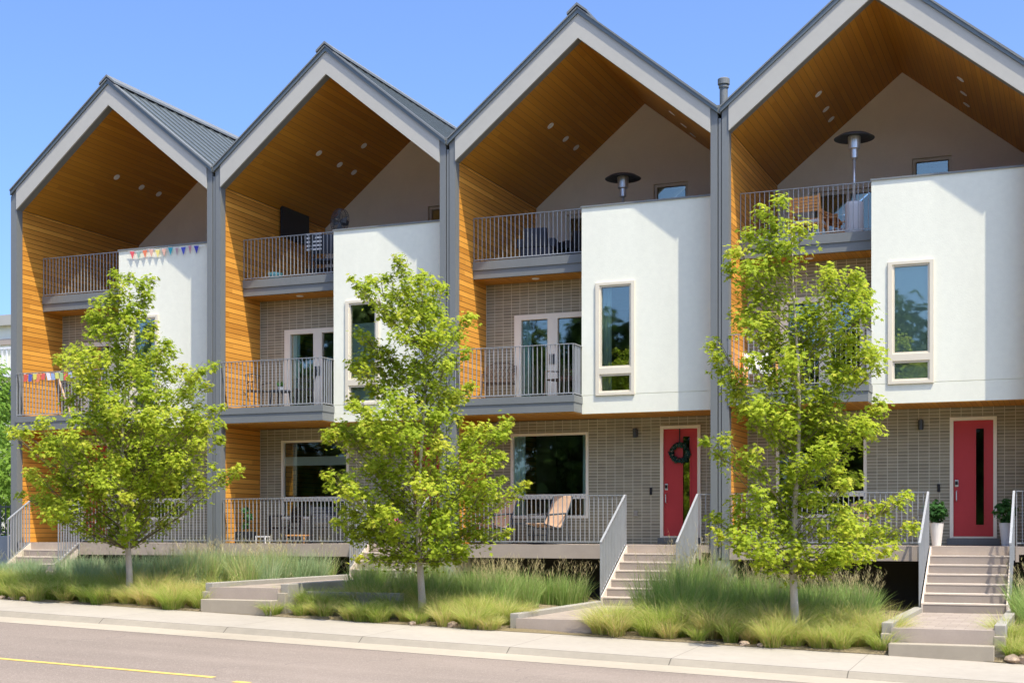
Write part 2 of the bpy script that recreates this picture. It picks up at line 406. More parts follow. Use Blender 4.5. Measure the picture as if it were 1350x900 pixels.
def stairs(par, x0, x1, n, rise, left_rail=True):
    mb = MB()
    for k in range(1, n):
        y1 = -TREAD * (k - 1); y0 = -TREAD * k
        mb.box(x0 + 0.03, x1 - 0.03, y0, y1 + (0.02 if k > 1 else 0), -n * rise - 0.2, -k * rise - 0.026)
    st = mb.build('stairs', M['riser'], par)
    t = MB()
    for k in range(1, n):
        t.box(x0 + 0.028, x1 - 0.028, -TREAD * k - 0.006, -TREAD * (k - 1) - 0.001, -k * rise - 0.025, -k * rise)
    t.build('tread', M['tread'], st)
    run = TREAD * (n - 1)
    for xa in (x0, x1 - 0.027):
        s = MB(); s.prism_x([(0, 0.0), (-run - 0.03, -n * rise + rise), (-run - 0.03, -n * rise - 0.2), (-run + 0.2, -n * rise - 0.2), (0, -0.3)], xa, xa + 0.027)
        s.build('stringer', M['tread'], st)
    g = rise / TREAD
    L = run - 0.06
    for xa in (x0 - 0.035, x1 + 0.035):
        r = MB(); a = 1.03; b = 1.03 - L * g
        r.prism_x([(0.0, a), (-L, b), (-L, b - 0.03), (0.0, a - 0.03)], xa - 0.02, xa + 0.02)
        r.prism_x([(0.0, 0.02), (-L, 0.02 - L * g), (-L, -0.01 - L * g), (0.0, -0.01)], xa - 0.008, xa + 0.008)
        m = max(2, round(L / 0.1))
        for k in range(m + 1):
            yy = -0.01 - (L - 0.02) * k / m; top = a + yy * g - 0.028; bot = 0.0 + yy * g
            if k in (0, m): bot = yy * g - 0.25
            r.box(xa - 0.014, xa + 0.014, yy - 0.008, yy + 0.008, bot, top)
        r.build('stair_rail', M['rail'], par)
    return st

def house(i, label, n_steps, rise, stair_x, deck_x, gwin, door_x, door_dir, downs, handle_label=None):
    h = empty('townhouse', (GX[i], FY, 0), label, 'townhouse', 'townhouses in the row')
    # --- structure
    lx = 0.0 if i == 0 else 0.044
    mb = MB(); mb.prism_y([(lx, -0.30), (XL, -0.30), (XL, zo(XL) - 0.002), (lx, zo(lx) - 0.002)], 0.0, 0.2)
    mb.build('corner_post', M['metal'], h)
    mb = MB(); mb.prism_y([(XR, -0.30), (W - 0.044, -0.30), (W - 0.044, zo(W - 0.044) - 0.002), (XR, zo(XR) - 0.002)], 0.0, 0.2)
    mb.build('corner_post', M['metal'], h)
    if i > 0:
        mb = MB(); mb.box(-0.030, 0.030, 0.025, 0.18, -0.25, 8.50)
        for z in (0.4, 3.3, 6.9): mb.box(-0.031, 0.031, 0.018, 0.10, z, z + 0.03)
        mb.box(-0.024, 0.024, 0.012, 0.026, -0.25, 8.50)
        mb.build('downspout', M['metal'], h)
        mb = MB(); mb.prism_y([(-0.21, 8.76), (0.0, 8.585), (0.21, 8.76)], -0.02, 0.6); mb.build('valley_flashing', M['metal'], h)
    mb = MB(); mb.box(lx + 0.02, W - 0.05 if i == 3 else W - 0.05, 0.22, 0.5, -0.31, -0.302); 
    mb = MB(); gable_band(mb, zi, zo, XL + 0.001, XR - 0.001, -0.025, 0.02); mb.build('gable_fascia', M['fascia'], h)
    mb = MB(); gable_band(mb, lambda x: zi(x) + 0.003, lambda x: zo(x) - 0.01, XL + 0.002, XR - 0.002, 0.0205, 0.21); mb.build('fascia_return', M['metal'], h)
    # roof: two slabs, standing seams, ridge cap
    mb = MB(); a = lambda x: zo(x) + 0.003; b = lambda x: zo(x) + 0.10
    mb.prism_y([(0.025, a(0.025)), (XM, a(XM)), (XM, b(XM)), (0.025, b(0.025))], -0.06, 12.0)
    mb.prism_y([(XM, a(XM)), (W - 0.025, a(W - 0.025)), (W - 0.025, b(W - 0.025)), (XM, b(XM))], -0.06, 12.0)
    rf = mb.build('roof', M['roof'], h)
    mb = MB()
    for k in range(30):
        y = 0.30 + k * 0.40; c = lambda x: b(x) + 0.035
        mb.prism_y([(0.10, b(0.10) - 0.005), (XM - 0.05, b(XM - 0.05) - 0.005), (XM - 0.05, c(XM - 0.05)), (0.10, c(0.10))], y, y + 0.028)
        mb.prism_y([(XM + 0.05, b(XM + 0.05) - 0.005), (W - 0.10, b(W - 0.10) - 0.005), (W - 0.10, c(W - 0.10)), (XM + 0.05, c(XM + 0.05))], y, y + 0.028)
    mb.build('seam', M['roof'], rf)
    mb = MB(); e = lambda x: zo(x) + 0.135
    mb.prism_y([(0.025, zo(0.025) + 0.101), (XM, zo(XM) + 0.101), (XM, e(XM)), (0.025, e(0.025))], -0.085, 0.06)
    mb.prism_y([(XM, zo(XM) + 0.101), (W - 0.025, zo(W) + 0.101), (W - 0.025, e(W - 0.025)), (XM, e(XM))], -0.085, 0.06)
    mb.build('roof_edge', M['metal'], rf)
    mb = MB(); c0 = lambda x: 10.992 + 0.215 - SL * abs(x - XM)
    for s in (-1, 1):
        mb.prism_y([(XM, c0(XM)), (XM + s * 0.22, c0(XM + 0.22)), (XM + s * 0.22, c0(XM + 0.22) - 0.05), (XM, c0(XM) - 0.05)], -0.10, 12.02)
    mb.build('ridge_cap', M['metal'], rf)
    mb = MB()
    for s in (-1, 1):
        xa, xb = XM + s * 0.05, XM + s * 0.17
        mb.prism_y([(xa, b(xa) + 0.001), (xb, b(xb) + 0.001), (xb, c0(xb) - 0.052), (xa, c0(xa) - 0.052)], 0.1, 11.9)
    mb.build('ridge_vent', M['black'], rf)
    # soffit
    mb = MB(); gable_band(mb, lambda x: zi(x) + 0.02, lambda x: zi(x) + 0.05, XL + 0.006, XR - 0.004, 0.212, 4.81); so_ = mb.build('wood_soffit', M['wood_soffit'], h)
    for (dx, dy) in downs:
        downlight(h, dx, dy, zi(dx) + 0.018, math.atan(SL) * (-1 if dx < XM else 1))
    # side walls
    mb = MB(); mb.box(0.125, XL + 0.008, 0.205, 4.80, -0.02, zi(XL) + 0.015); mb.build('wood_cladding', M['wood_wall'], h)
    mb = MB(); mb.box(0.002 if i == 0 else 0.04, 0.123, 0.202, 12.0, -0.6, 8.55); mb.build('side_wall', M['gable_stucco'], h)
    mb = MB(); mb.box(XR + 0.004, W - 0.05, 0.202, 12.0, -0.6, 8.25); mb.build('side_wall', M['wood_wall'], h)
    # gable back wall with door and window
    d0, d1 = 0.95, 2.62
    mb = MB(); wall(mb, XL + 0.01, XR - 0.002, 6.221, 8.2, 4.80, 5.0, [(d0, d1, 6.221, 8.02), (3.20, 4.04, 7.55, 8.2)])
    mb.prism_y([(XL + 0.01, 8.2), (3.2, 8.2), (3.2, zi(3.2) + 0.018), (XM, zi(XM) + 0.018), (XL + 0.01, zi(XL + .01) + 0.018)], 4.80, 5.0)
    mb.prism_y([(3.2, 8.56), (4.04, 8.56), (4.04, zi(4.04) + 0.018), (3.2, zi(3.2) + 0.018)], 4.80, 5.0)
    mb.prism_y([(4.04, 8.2), (XR - 0.002, 8.2), (XR - .002, zi(XR) + 0.018), (4.04, zi(4.04) + 0.018)], 4.80, 5.0)
    mb.build('gable_wall', M['gable_stucco'], h)
    window(h, 3.203, 4.037, 7.553, 8.557, 4.86, [(3.27, 3.97, 7.62, 8.49)], sash=False, proud=0.0)
    window(h, d0 + .003, d1 - .003, 6.225, 8.017, 4.86, [(1.04, 1.74, 6.3, 7.93), (1.84, 2.53, 6.3, 7.93)], name='terrace_door', sash=False, proud=0.0, glass='glass_dark')
    # terrace slab and ceiling below
    mb = MB(); mb.box(XL + 0.012, 2.882, 0.90, 1.2, 6.03, 6.22); mb.box(XL + 0.012, 2.882, 0.925, 1.2, 5.845, 6.029); ts = mb.build('terrace_edge', M['metal'], h)
    mb = MB(); mb.box(XL + 0.01, XR - 0.002, 1.201, 12.0, 5.86, 6.215); mb.build('terrace_floor', M['deck'], h)
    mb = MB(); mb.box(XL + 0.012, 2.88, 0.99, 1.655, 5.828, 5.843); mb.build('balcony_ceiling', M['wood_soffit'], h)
    downlight(h, 1.55, 1.25, 5.827)
    railing('terrace_railing', h, XL + 0.02, 2.875, 0.935, 6.22, 7.19, 0.03)
    # white bay
    wx0, wx1, wz0, wz1 = 3.195, 4.055, 3.115, 5.49
    mb = MB()
    wall(mb, 2.885, XR - 0.003, 3.142, 7.09, 0.50, 0.68, [(wx0, wx1, 3.142, wz1)])
    wall(mb, 2.885, XR - 0.003, 2.75, 3.130, 0.50, 0.68, [(wx0, wx1, wz0, 3.130)])
    mb.box(2.887, wx0, 0.512, 0.67, 3.1301, 3.1419); mb.box(wx1, XR - 0.004, 0.512, 0.67, 3.1301, 3.1419)
    mb.box(2.885, 3.03, 0.681, 1.645, 2.75, 6.20); mb.box(2.885, 3.03, 0.681, 0.97, 6.2005, 7.09)
    mb.box(3.031, XR - 0.005, 0.681, 1.2, 5.95, 6.215)
    bay = mb.build('white_bay', M['stucco'], h)
    mb = MB(); mb.box(2.868, XR - 0.003, 0.475, 0.70, 7.0905, 7.125); mb.box(2.868, 3.045, 0.701, 0.985, 7.0905, 7.125); mb.build('parapet_coping', M['metal'], bay)
    mb = MB(); mb.box(2.889, XR - 0.005, 0.504, 1.655, 2.733, 2.7495); mb.build('bay_soffit', M['wood_soffit'], bay)
    w_ = window(h, wx0 + .002, wx1 - .002, wz0 + .002, wz1 - .002, 0.50, [(3.285, 3.975, 3.70, 5.42), (3.285, 3.975, 3.185, 3.56)], proud=0.035)
    if i == 3:
        mb = MB(); mb.box(3.26, 3.99, 0.615, 0.621, 3.15, 5.45); mb.build('roller_shade', M['shade'], w_)
    elif i == 1:
        mb = MB(); mb.box(3.26, 3.99, 0.615, 0.621, 3.15, 4.98); mb.build('roller_shade', M['shade'], w_)
    else:
        curtain(w_, 3.28, 3.50, 3.15, 5.45, 0.66, 3, 'shade')
    # brick walls
    gx0, gx1, gz0, gz1 = gwin
    mb = MB(); wall(mb, XL + 0.01, XR - 0.004, 0.001, 2.731, 1.66, 1.86, [(gx0, gx1, gz0, gz1), (door_x, door_x + 0.89, 0.14, 2.54)]); bw = mb.build('brick_wall', M['brick'], h)
    mb = MB(); wall(mb, XL + 0.01, 3.02, 3.112, 5.826, 1.66, 1.86, [(0.88, 2.60, 3.112, 5.11)]); mb.build('brick_wall', M['brick'], h)
    # ground floor window
    gp = gx0 + 0.065; gq = gx1 - 0.065
    gw = window(h, gx0 + .002, gx1 - .002, gz0 + .002, gz1 - .002, 1.66, [(gp, gq, 1.10, gz1 - 0.06), (gp, gq, gz0 + 0.07, 0.99)], proud=0.02, sash=False, glass='glass_dark', fm='frame_shade_lift')
    if i == 2:
        curtain(gw, gp, gp + 0.26, 0.6, 2.42, 1.75, 3); curtain(gw, gq - 0.10, gq, 0.6, 2.42, 1.75, 2)
    if i == 1:
        mb = MB(); mb.box(gp, gq, 1.715, 1.735, 1.85, 2.06); mb.build('raised_blind', M['white'], gw)
        curtain(gw, gp + .04, gp + 0.16, 0.6, 2.42, 1.99, 2, 'wood_wall')
    # balcony door (two leaves)
    bd = window(h, 0.882, 2.598, 3.115, 5.107, 1.66, [(1.05, 1.68, 3.24, 4.99), (1.92, 2.50, 3.24, 4.99)], name='balcony_door', proud=0.02, sash=False, fm='frame_shade_lift')
    mb = MB()
    for xa in (1.76, 1.84): mb.tube([(xa, 1.60, 4.0), (xa, 1.60, 4.18)], 0.012, 8); mb.box(xa - 0.02, xa + 0.02, 1.607, 1.645, 3.98, 4.2)
    mb.build('handle', M['metal_dark'], bd)
    if i in (1, 2): curtain(bd, 1.06, 1.06 + 0.20, 3.2, 5.0, 1.75, 3)
    # front door
    dx = door_x
    mb = MB(); wall(mb, dx + .002, dx + 0.888, 0.142, 2.538, 1.63, 1.80, [(dx + 0.07, dx + 0.82, 0.175, 2.47)]); mb.build('door_frame', M['frame_shade_lift'], h)
    lo = (dx + 0.49, dx + 0.65) if door_dir > 0 else (dx + 0.24, dx + 0.40)
    mb = MB(); wall(mb, dx + 0.073, dx + 0.817, 0.178, 2.467, 1.68, 1.73, [(lo[0], lo[1], 0.40, 2.31)]); dr = mb.build('front_door', M['red'], h, bevel=0.004)
    mb = MB(); wall(mb, lo[0] - 0.02, lo[1] + 0.02, 0.38, 2.33, 1.668, 1.679, [(lo[0] + .006, lo[1] - .006, 0.406, 2.304)]); mb.build('lite_trim', M['red'], dr)
    mb = MB(); mb.box(lo[0] + 0.002, lo[1] - 0.002, 1.70, 1.706, 0.402, 2.308); mb.build('door_glass', M['glass_dark'], dr)
    hx = dx + 0.13 if door_dir > 0 else dx + 0.76
    mb = MB(); mb.box(hx - 0.035, hx + 0.035, 1.655, 1.679, 1.16, 1.30); mb.build('keypad_lock', M['steel'], dr, bevel=0.01)
    mb = MB(); mb.box(hx - 0.026, hx + 0.026, 1.650, 1.656, 1.20, 1.27); mb.build('keypad', M['black'], dr)
    mb = MB(); mb.tube([(hx, 1.679, 1.08), (hx, 1.62, 1.06), (hx, 1.615, 0.90), (hx, 1.679, 0.88)], 0.012, 8)
    mb.lathe([(0.03, 0.0), (0.03, 0.001)], 10); mb.build('handle', M['steel'], dr)
    mb = MB(); mb.box(dx + 0.04, dx + 0.85, 1.605, 1.629, 0.142, 0.165); mb.build('threshold', M['steel'], h)
    mb = MB(); mb.box(dx - 0.05, dx + 0.94, 1.61, 1.659, 0.004, 0.138)
    for k in range(16): mb.box(dx - 0.045 + k * 0.062, dx + 0.005 + k * 0.062, 1.60, 1.611, 0.01, 0.134)
    mb.build('door_step', M['metal'], h)
    sx = door_x - 0.55 if door_dir > 0 else door_x + 1.40
    mb = MB(); mb.box(sx - 0.05, sx + 0.05, 1.60, 1.659, 2.32, 2.48); mb.lathe([(0.045, 2.30), (0.045, 2.50)], 14, sx, 1.58); mb.build('wall_lamp', M['metal_dark'], h)
    bx = door_x - 0.21 if door_dir > 0 else door_x + 1.10
    mb = MB(); mb.box(bx - 0.028, bx + 0.028, 1.635, 1.659, 1.06, 1.22); mb.build('doorbell', M['black'], h, bevel=0.008)
    if i >= 2:
        mb = MB(); mb.box(sx - 0.045, sx + 0.045, 1.632, 1.659, 0.60, 0.72); mb.build('outlet_cover', M['kerb_grey'], h, bevel=0.008)
    # balcony on the middle floor
    mb = MB(); mb.box(XL - 0.008, 2.91, -0.035, 1.655, 2.965, 3.11); mb.box(XL - 0.008, 2.895, -0.018, 0.50, 2.765, 2.964); mb.build('balcony', M['metal'], h)
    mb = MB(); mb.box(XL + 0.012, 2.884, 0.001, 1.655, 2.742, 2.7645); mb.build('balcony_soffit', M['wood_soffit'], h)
    railing('balcony_railing', h, XL - 0.003, 2.88, -0.005, 3.11, 4.18, 0.03, side=0.495)
    # floors and interior, coloured dark to stand in for room shade
    mb = MB(); mb.box(XL + 0.01, XR - 0.004, 1.862, 12, -0.3, -0.002); mb.box(XL + 0.01, XR - 0.004, 1.862, 12, 2.76, 3.1)
    mb.box(XL + 0.01, XR - 0.004, 6.2, 6.3, 0, 2.75); mb.box(XL + 0.01, XR - 0.004, 6.2, 6.3, 3.11, 5.85); mb.box(XL + 0.01, XR - 0.004, 8.2, 8.3, 6.22, 8.2)
    mb.box(0.126, XR - 0.004, 11.9, 12.0, -0.6, 8.5)
    mb.prism_y([(0.03, 8.5), (W - 0.03, 8.5), (XM, 10.98)], 11.9, 12.0)
    mb.build('interior', M['room'], h)
    # deck
    mb = MB(); mb.box(deck_x[0], deck_x[1], 0.0, 0.035, -0.285, 0.0); mb.box(XL + 0.012, XR - 0.004, 0.036, 1.655, -0.15, -0.001)
    if i > 0: mb.box(stair_x[1] + 0.06, stair_x[1] + 0.12, 0.0, 0.035, -0.285, 0.0)
    mb.box(stair_x[0], stair_x[1], -0.02, 0.035, -0.16, -0.0005); mb.build('deck', M['deck'], h)
    mb = MB(); mb.box(0.13, XR + 0.1, 1.0, 1.2, -1.9, -0.155); mb.build('foundation', M['dark'], h)  # wall coloured near-black for the shade below the deck
    mb = MB(); mb.box(-0.02 if i == 0 else -0.22, 0.20, 0.02, 0.4, -1.9, -0.305); mb.build('pier', M['pier'], h)
    dr0 = deck_x[0] + 0.03; dr1 = deck_x[1] - 0.02
    railing('deck_railing', h, dr0, dr1, 0.06, 0.0, 1.03, 0.05)
    if i > 0: railing('deck_railing', h, stair_x[1] + 0.07, XR - 0.02, 0.10, 0.0, 1.03, 0.05)
    stairs(h, stair_x[0], stair_x[1], n_steps, rise)
    return h

DL = [(1.60, 2.05), (1.58, 3.10), (1.57, 3.85)]
DR = [(4.43, 2.02), (4.42, 3.01), (4.42, 3.82)]
gw_std = (0.79, 2.64, 0.56, 2.46)
H1 = house(0, 'townhouse at the far left end with pennants along its white bay', 4, 0.165, (0.62, 2.07), (2.10, XR), (2.12, 3.97, 0.56, 2.46), 0.81, 1, DL + DR)
H2 = house(1, 'townhouse with a flat television and a fan on its top terrace', 4, 0.178, (4.03, 5.48), (XL + .012, 4.03), gw_std, 4.27, 1, DL + [(2.15, 3.3)] + DR)
H3 = house(2, 'townhouse whose red front door carries a dark green wreath', 7, 0.165, (4.03, 5.48), (XL + .012, 4.03), gw_std, 4.27, 1, DL + DR)
H4 = house(3, 'townhouse at the right with two potted plants flanking its red door', 7, 0.165, (4.03, 5.48), (XL + .012, 4.03), gw_std, 4.25, 1, DL + DR)
# vent pipes through the roof valley
mb = MB(); mb.lathe([(0.085, 8.3), (0.085, 9.47), (0.105, 9.48), (0.105, 9.52), (0.09, 9.525), (0.09, 9.545), (0.125, 9.55), (0.125, 9.66), (0.10, 9.68)], 18, -0.204, 1.2)
mb.build('vent_pipe', M['metal'], H4, smooth=False)
mb = MB(); mb.lathe([(0.05, 8.6), (0.05, 9.62), (0.06, 9.63), (0.06, 9.72)], 14, 0.42, 1.6)
mb.build('vent_pipe', M['metal'], H3)
# ------------------------------------------------------------------ ground
def loft(name, lines, mat, xs):
    """lines: list of (y, fn z(x)); strip surface over xs"""
    vs = []; fs = []
    for (y, fz) in lines:
        for x in xs: vs.append((x, y, fz(x)))
    n = len(xs)
    for i in range(len(lines) - 1):
        for j in range(n - 1): fs.append((i * n + j, i * n + j + 1, (i + 1) * n + j + 1, (i + 1) * n + j))
    return struct(MB().add(vs, fs).build(name, mat))
XS = [-300, -120, -60] + list(np.arange(-40, 12, 2.0)) + [30, 80, 200]
clampx = lambda x: max(-60, min(30, x))
kz = lambda x: -1.685 - 0.034 * clampx(x)
bz = lambda x: -1.600 - 0.031 * clampx(x)
Y_B, Y_K = 20.7, 18.8
loft('sidewalk', [(Y_K + 0.02, lambda x: kz(x) + 0.004), (Y_B + 0.25, lambda x: bz(x) + 0.0)], M['sidewalk'], XS)
loft('kerb', [(Y_K - 0.13, lambda x: kz(x) - 0.080), (Y_K - 0.08, lambda x: kz(x) - 0.050), (Y_K - 0.03, lambda x: kz(x) - 0.014), (Y_K, lambda x: kz(x)), (Y_K + 0.03, lambda x: kz(x) + 0.002)], M['kerb'], XS)
loft('gutter', [(Y_K - 0.97, lambda x: kz(x) - 0.080), (Y_K - 0.13, lambda x: kz(x) - 0.081)], M['gutter'], XS)
loft('road', [(5.0, lambda x: kz(x) - 0.20), (14.0, lambda x: kz(x) - 0.05), (Y_K - 0.95, lambda x: kz(x) - 0.084)], M['asphalt'], XS)
loft('far_bounce_pavement', [(-9.0, lambda x: kz(x) + 0.05), (4.98, lambda x: kz(x) - 0.08), (5.0, lambda x: kz(x) - 0.20)], M['sidewalk'], XS)  # unseen pale paving across the street, added to bounce light onto the facades
loft('verge', [(-250.0, lambda x: kz(x) + 1.2), (-30.0, lambda x: kz(x) + 0.4), (-9.0, lambda x: kz(x) + 0.05)], M['lawn'], XS)
rz = lambda x, y: kz(x) - 0.05 - (14.0 - y) / 9.0 * 0.15 + 0.004
def stripe(x0, x1, y, wd):
    vs = []; fs = []; n = 40
    for k in range(n + 1):
        x = x0 + (x1 - x0) * k / n
        vs += [(x, y - wd / 2, rz(x, y - wd / 2)), (x, y + wd / 2, rz(x, y + wd / 2))]
    for k in range(n): fs.append((2 * k, 2 * k + 2, 2 * k + 3, 2 * k + 1))
    return MB().add(vs, fs)
struct(stripe(-80, -9.32, 13.62, 0.11).build('centre_line', M['paint_yellow']))
struct(stripe(-8.93, -8.72, 13.45, 0.11).build('centre_line', M['paint_yellow']))
# planting strip terrain, falling to the pavement
def back_z(x):   # height by the houses
    pts = [(-300, -0.62), (-26, -0.70), (-19, -0.78), (-14, -0.82), (-12, -0.95), (-8.5, -1.2), (-2, -1.25), (40, -1.3)]
    return float(np.interp(x, [p[0] for p in pts], [p[1] for p in pts]))
def bed_z(x, y):
    t = min(1, max(0, (y - 20.8) / 2.4)); t = t * t * (3 - 2 * t)
    return (bz(x) + 0.02) * (1 - t) + back_z(x) * t
xs = list(np.arange(-60, 12, 0.5)); ys = [20.72, 20.78, 20.9, 21.1, 21.4, 21.8, 22.2, 22.7, 23.3, 24.5, 26, 28, 32, 60, 300]
rnd = random.Random(5); vs = []; fs = []
for y in ys:
    for x in xs: vs.append((x, y + (rnd.uniform(-0.05, 0.03) if y == 20.72 else 0), bed_z(x, y) + (rnd.uniform(-0.02, 0.03) if 20.8 < y < 26 else 0) - (0.02 if y < 20.75 else 0)))
n = len(xs)
for a in range(len(ys) - 1):
    for b in range(n - 1): fs.append((a*n+b, a*n+b+1, (a+1)*n+b+1, (a+1)*n+b))
struct(MB().add(vs, fs).build('planting_bed', M['soil']))
vs = []
struct(MB().add([(-900, 20, -1.2), (-59, 20, -1.2), (-59, 900, -1.2), (-900, 900, -1.2)], [(0, 1, 2, 3)]).build('field', M['lawn']))
struct(MB().add([(11, 20.9, -1.9), (900, 20.9, -1.9), (900, 900, -1.9), (11, 900, -1.9)], [(0, 1, 2, 3)]).build('field', M['lawn']))
struct(MB().add([(-900, 299, -1.1), (900, 299, -1.1), (900, 1500, -1.1), (-900, 1500, -1.1)], [(0, 1, 2, 3)]).build('field', M['lawn']))

def walkway(gx, z, y_stair, low_step, name='walkway'):
    x0, x1 = gx + 4.05, gx + 5.47; yf = 21.0
    mb = MB(); mb.box(x0, x1, yf, y_stair + 0.3, z - 0.5, z); o = mb.build('walkway', M['paver']); struct(o)
    mb = MB(); mb.box(x0 - 0.01, x1 + 0.01, yf - 0.05, yf - 0.001, z - 0.5, z + 0.012); struct(mb.build('walkway_edge', M['deck']))
    for xa, xb in ((x0 - 0.16, x0 - 0.002), (x1 + 0.002, x1 + 0.16)):
        if low_step:
            mb = MB(); mb.box(xa, xb, yf - 0.06, yf + 0.049, z - 0.7, z - 0.07); struct(mb.build('kerb_footing', M['step_conc'], bevel=0.01))
        mb = MB(); mb.box(xa, xb, yf + 0.05, y_stair + 0.28, z - 0.5, z + 0.085); struct(mb.build('walkway_kerb', M['kerb_grey'], bevel=0.012))
    if low_step:
        xm = (x0 + x1) / 2; zs = z - 0.195
        mb = MB(); mb.box(x0 - 0.02, x1 + 0.02, 20.70, yf - 0.052, zs - 0.6, zs); struct(mb.build('step', M['step_conc'], bevel=0.012))
walkway(GX[1], -0.735, 26.2, True); walkway(GX[2], -1.155, 25.38, False); walkway(GX[3], -1.155, 25.38, True)
mb = MB(); mb.box(GX[0] + 0.5, GX[0] + 2.2, 24.0, 26.5, -1.2, -0.66); struct(mb.build('walkway', M['paver']))
# low wall beside the second walkway
mb = MB(); mb.box(-12.95, -10.9, 21.55, 21.72, -1.6, -0.80)
tag(mb.build('garden_wall', M['kerb_grey'], bevel=0.012), 'low grey concrete wall among the grass right of the second walkway', 'wall')

# ------------------------------------------------------------------ grasses
def blades(rng, P, h, lean, bend, wd, tint, segs=4):
    """P (n,3) roots; h, bend, wd (n,); lean (n,2) unit; returns verts, counts, loops, tint per vertex"""
    n = len(P); T = np.linspace(0, 1, segs + 1)
    side = np.stack([-lean[:, 1], lean[:, 0]], 1); th = rng.uniform(0, np.pi, n)
    sx = side[:, 0] * np.cos(th) + lean[:, 0] * np.sin(th); sy = side[:, 1] * np.cos(th) + lean[:, 1] * np.sin(th)
    V = []; TT = []
    for t in T:
        up = h * (t - 0.45 * bend * t * t); out = h * bend * t * t * 0.95 + h * 0.10 * t
        c = P + np.stack([lean[:, 0] * out, lean[:, 1] * out, up], 1)
        ww = wd * (1 - t ** 1.6) * 0.5
        off = np.stack([sx * ww, sy * ww, 0 * ww], 1)
        if t < 1: V += [c - off, c + off]; TT += [tint, tint]
        else: V += [c]; TT += [tint]
    k = len(V); verts = np.stack(V, 1).reshape(-1, 3); tt = np.stack(TT, 1).reshape(-1)
    base = np.arange(n) * k
    quads = []
    for s in range(segs - 1): quads.append(np.stack([base + 2*s, base + 2*s + 1, base + 2*s + 3, base + 2*s + 2], 1))
    Q = np.stack(quads, 1).reshape(-1, 4); Tn = np.stack([base + k - 3, base + k - 2, base + k - 1], 1)
    loops = np.concatenate([Q.ravel(), Tn.ravel()]); counts = np.concatenate([np.full(len(Q), 4), np.full(len(Tn), 3)])
    return verts, counts, loops, tt
def join(parts):
    vs, cs, ls, ts = [], [], [], []; o = 0
    for v, c, l, t in parts: vs.append(v); cs.append(c); ls.append(l + o); ts.append(t); o += len(v)
    return np.concatenate(vs), np.concatenate(cs), np.concatenate(ls), np.concatenate(ts)
def unit(a): return np.stack([np.cos(a), np.sin(a)], 1)

def mound(rng, x, y, r, hgt, n, hue):
    rad = r * 0.35 * np.sqrt(rng.random(n)); a = rng.uniform(0, 2 * np.pi, n); z = bed_z(x, y)
    P = np.stack([x + rad * np.cos(a), y + rad * np.sin(a), np.full(n, z - 0.02)], 1)
    la = a + rng.normal(0, 0.6, n)
    h = hgt * rng.uniform(0.65, 1.25, n); bend = np.clip(rng.normal(0.70, 0.22, n), 0.1, 1.15)
    t = np.clip(rng.normal(hue, 0.24, n), 0, 1); t[rng.random(n) < 0.12] = rng.uniform(0.8, 1)
    return blades(rng, P, h, unit(la), bend, rng.uniform(0.0045, 0.0095, n), t)

def fountain_bed(spots, label, seed):
    rng = np.random.default_rng(seed); parts = []
    for (x, y, r, hg, hue) in spots: parts.append(mound(rng, x, y, r, hg, int(600 * (r / 0.4) ** 1.4), hue))
    v, c, l, t = join(parts); o = np_mesh('fountain_grass', v, c, l, M['grass_front'], t)
    return tag(o, label, 'grass', None, 'stuff')
def row(seed, x0, x1, y0=20.92, step=0.36, hue=0.5, h0=0.50, skip=()):
    r = random.Random(seed); out = []; x = x0
    while x < x1:
        for yy, hh in ((y0, 0.9), (y0 + 0.42, 1.08), (y0 + 0.85, 1.2)):
            out.append((x + r.uniform(-0.1, 0.1), yy + r.uniform(-0.12, 0.12), r.uniform(0.28, 0.55), h0 * hh * r.uniform(0.68, 1.2), hue + r.uniform(-0.25, 0.3)))
        x += step * r.uniform(0.8, 1.25)
    return out
def tall_bed(x0, x1, y0, y1, n, h0, mat, label, seed, seeds=0.0, hue=0.45, lim=None):
    rng = np.random.default_rng(seed); nc = max(6, int((x1 - x0) * (y1 - y0) * 2.6)); parts = []
    cx = rng.uniform(x0, x1, nc); cy = rng.uniform(y0, y1, nc)
    per = n // nc
    for a, b in zip(cx, cy):
        z = bed_z(a, b); m = per; an = rng.uniform(0, 2 * np.pi, m); rad = 0.20 * np.sqrt(rng.random(m))
        P = np.stack([a + rad * np.cos(an), b + rad * np.sin(an), np.full(m, z - 0.02)], 1)
        f = h0 if lim is None else h0 * lim(a)
        h = f * rng.uniform(0.55, 1.15, m); bend = np.clip(rng.normal(0.24, 0.16, m), 0.0, 0.8)
        t = np.clip(rng.normal(hue, 0.2, m), 0, 1)
        parts.append(blades(rng, P, h, unit(an + rng.normal(0, 0.5, m)), bend, rng.uniform(0.007, 0.014, m), t))
        if seeds:
            k = max(1, int(per * seeds)); an = rng.uniform(0, 2 * np.pi, k)
            P = np.stack([a + 0.12 * np.cos(an), b + 0.12 * np.sin(an), np.full(k, z)], 1)
            hs = f * rng.uniform(1.0, 1.5, k); ln = unit(an + rng.normal(0, 0.5, k)); bd = np.clip(rng.normal(0.2, 0.12, k), 0, 0.6)
            parts.append(blades(rng, P, hs, ln, bd, np.full(k, 0.004), np.full(k, 0.85)))
            for q in range(9):   # the open panicle near the tip
                tt = rng.uniform(0.72, 0.98, k); up = hs * (tt - 0.45 * bd * tt * tt); out = hs * bd * tt * tt * 0.95 + hs * 0.1 * tt
                Q = P + np.stack([ln[:, 0] * out, ln[:, 1] * out, up], 1)
                parts.append(blades(rng, Q, rng.uniform(0.05, 0.13, k), unit(rng.uniform(0, 6.28, k)), rng.uniform(0.3, 0.9, k), np.full(k, 0.0045), np.clip(rng.normal(0.92, 0.08, k), 0, 1), 2))
    v, c, l, t = join(parts); o = np_mesh('tall_grass', v, c, l, mat, t); return tag(o, label, 'grass', None, 'stuff')

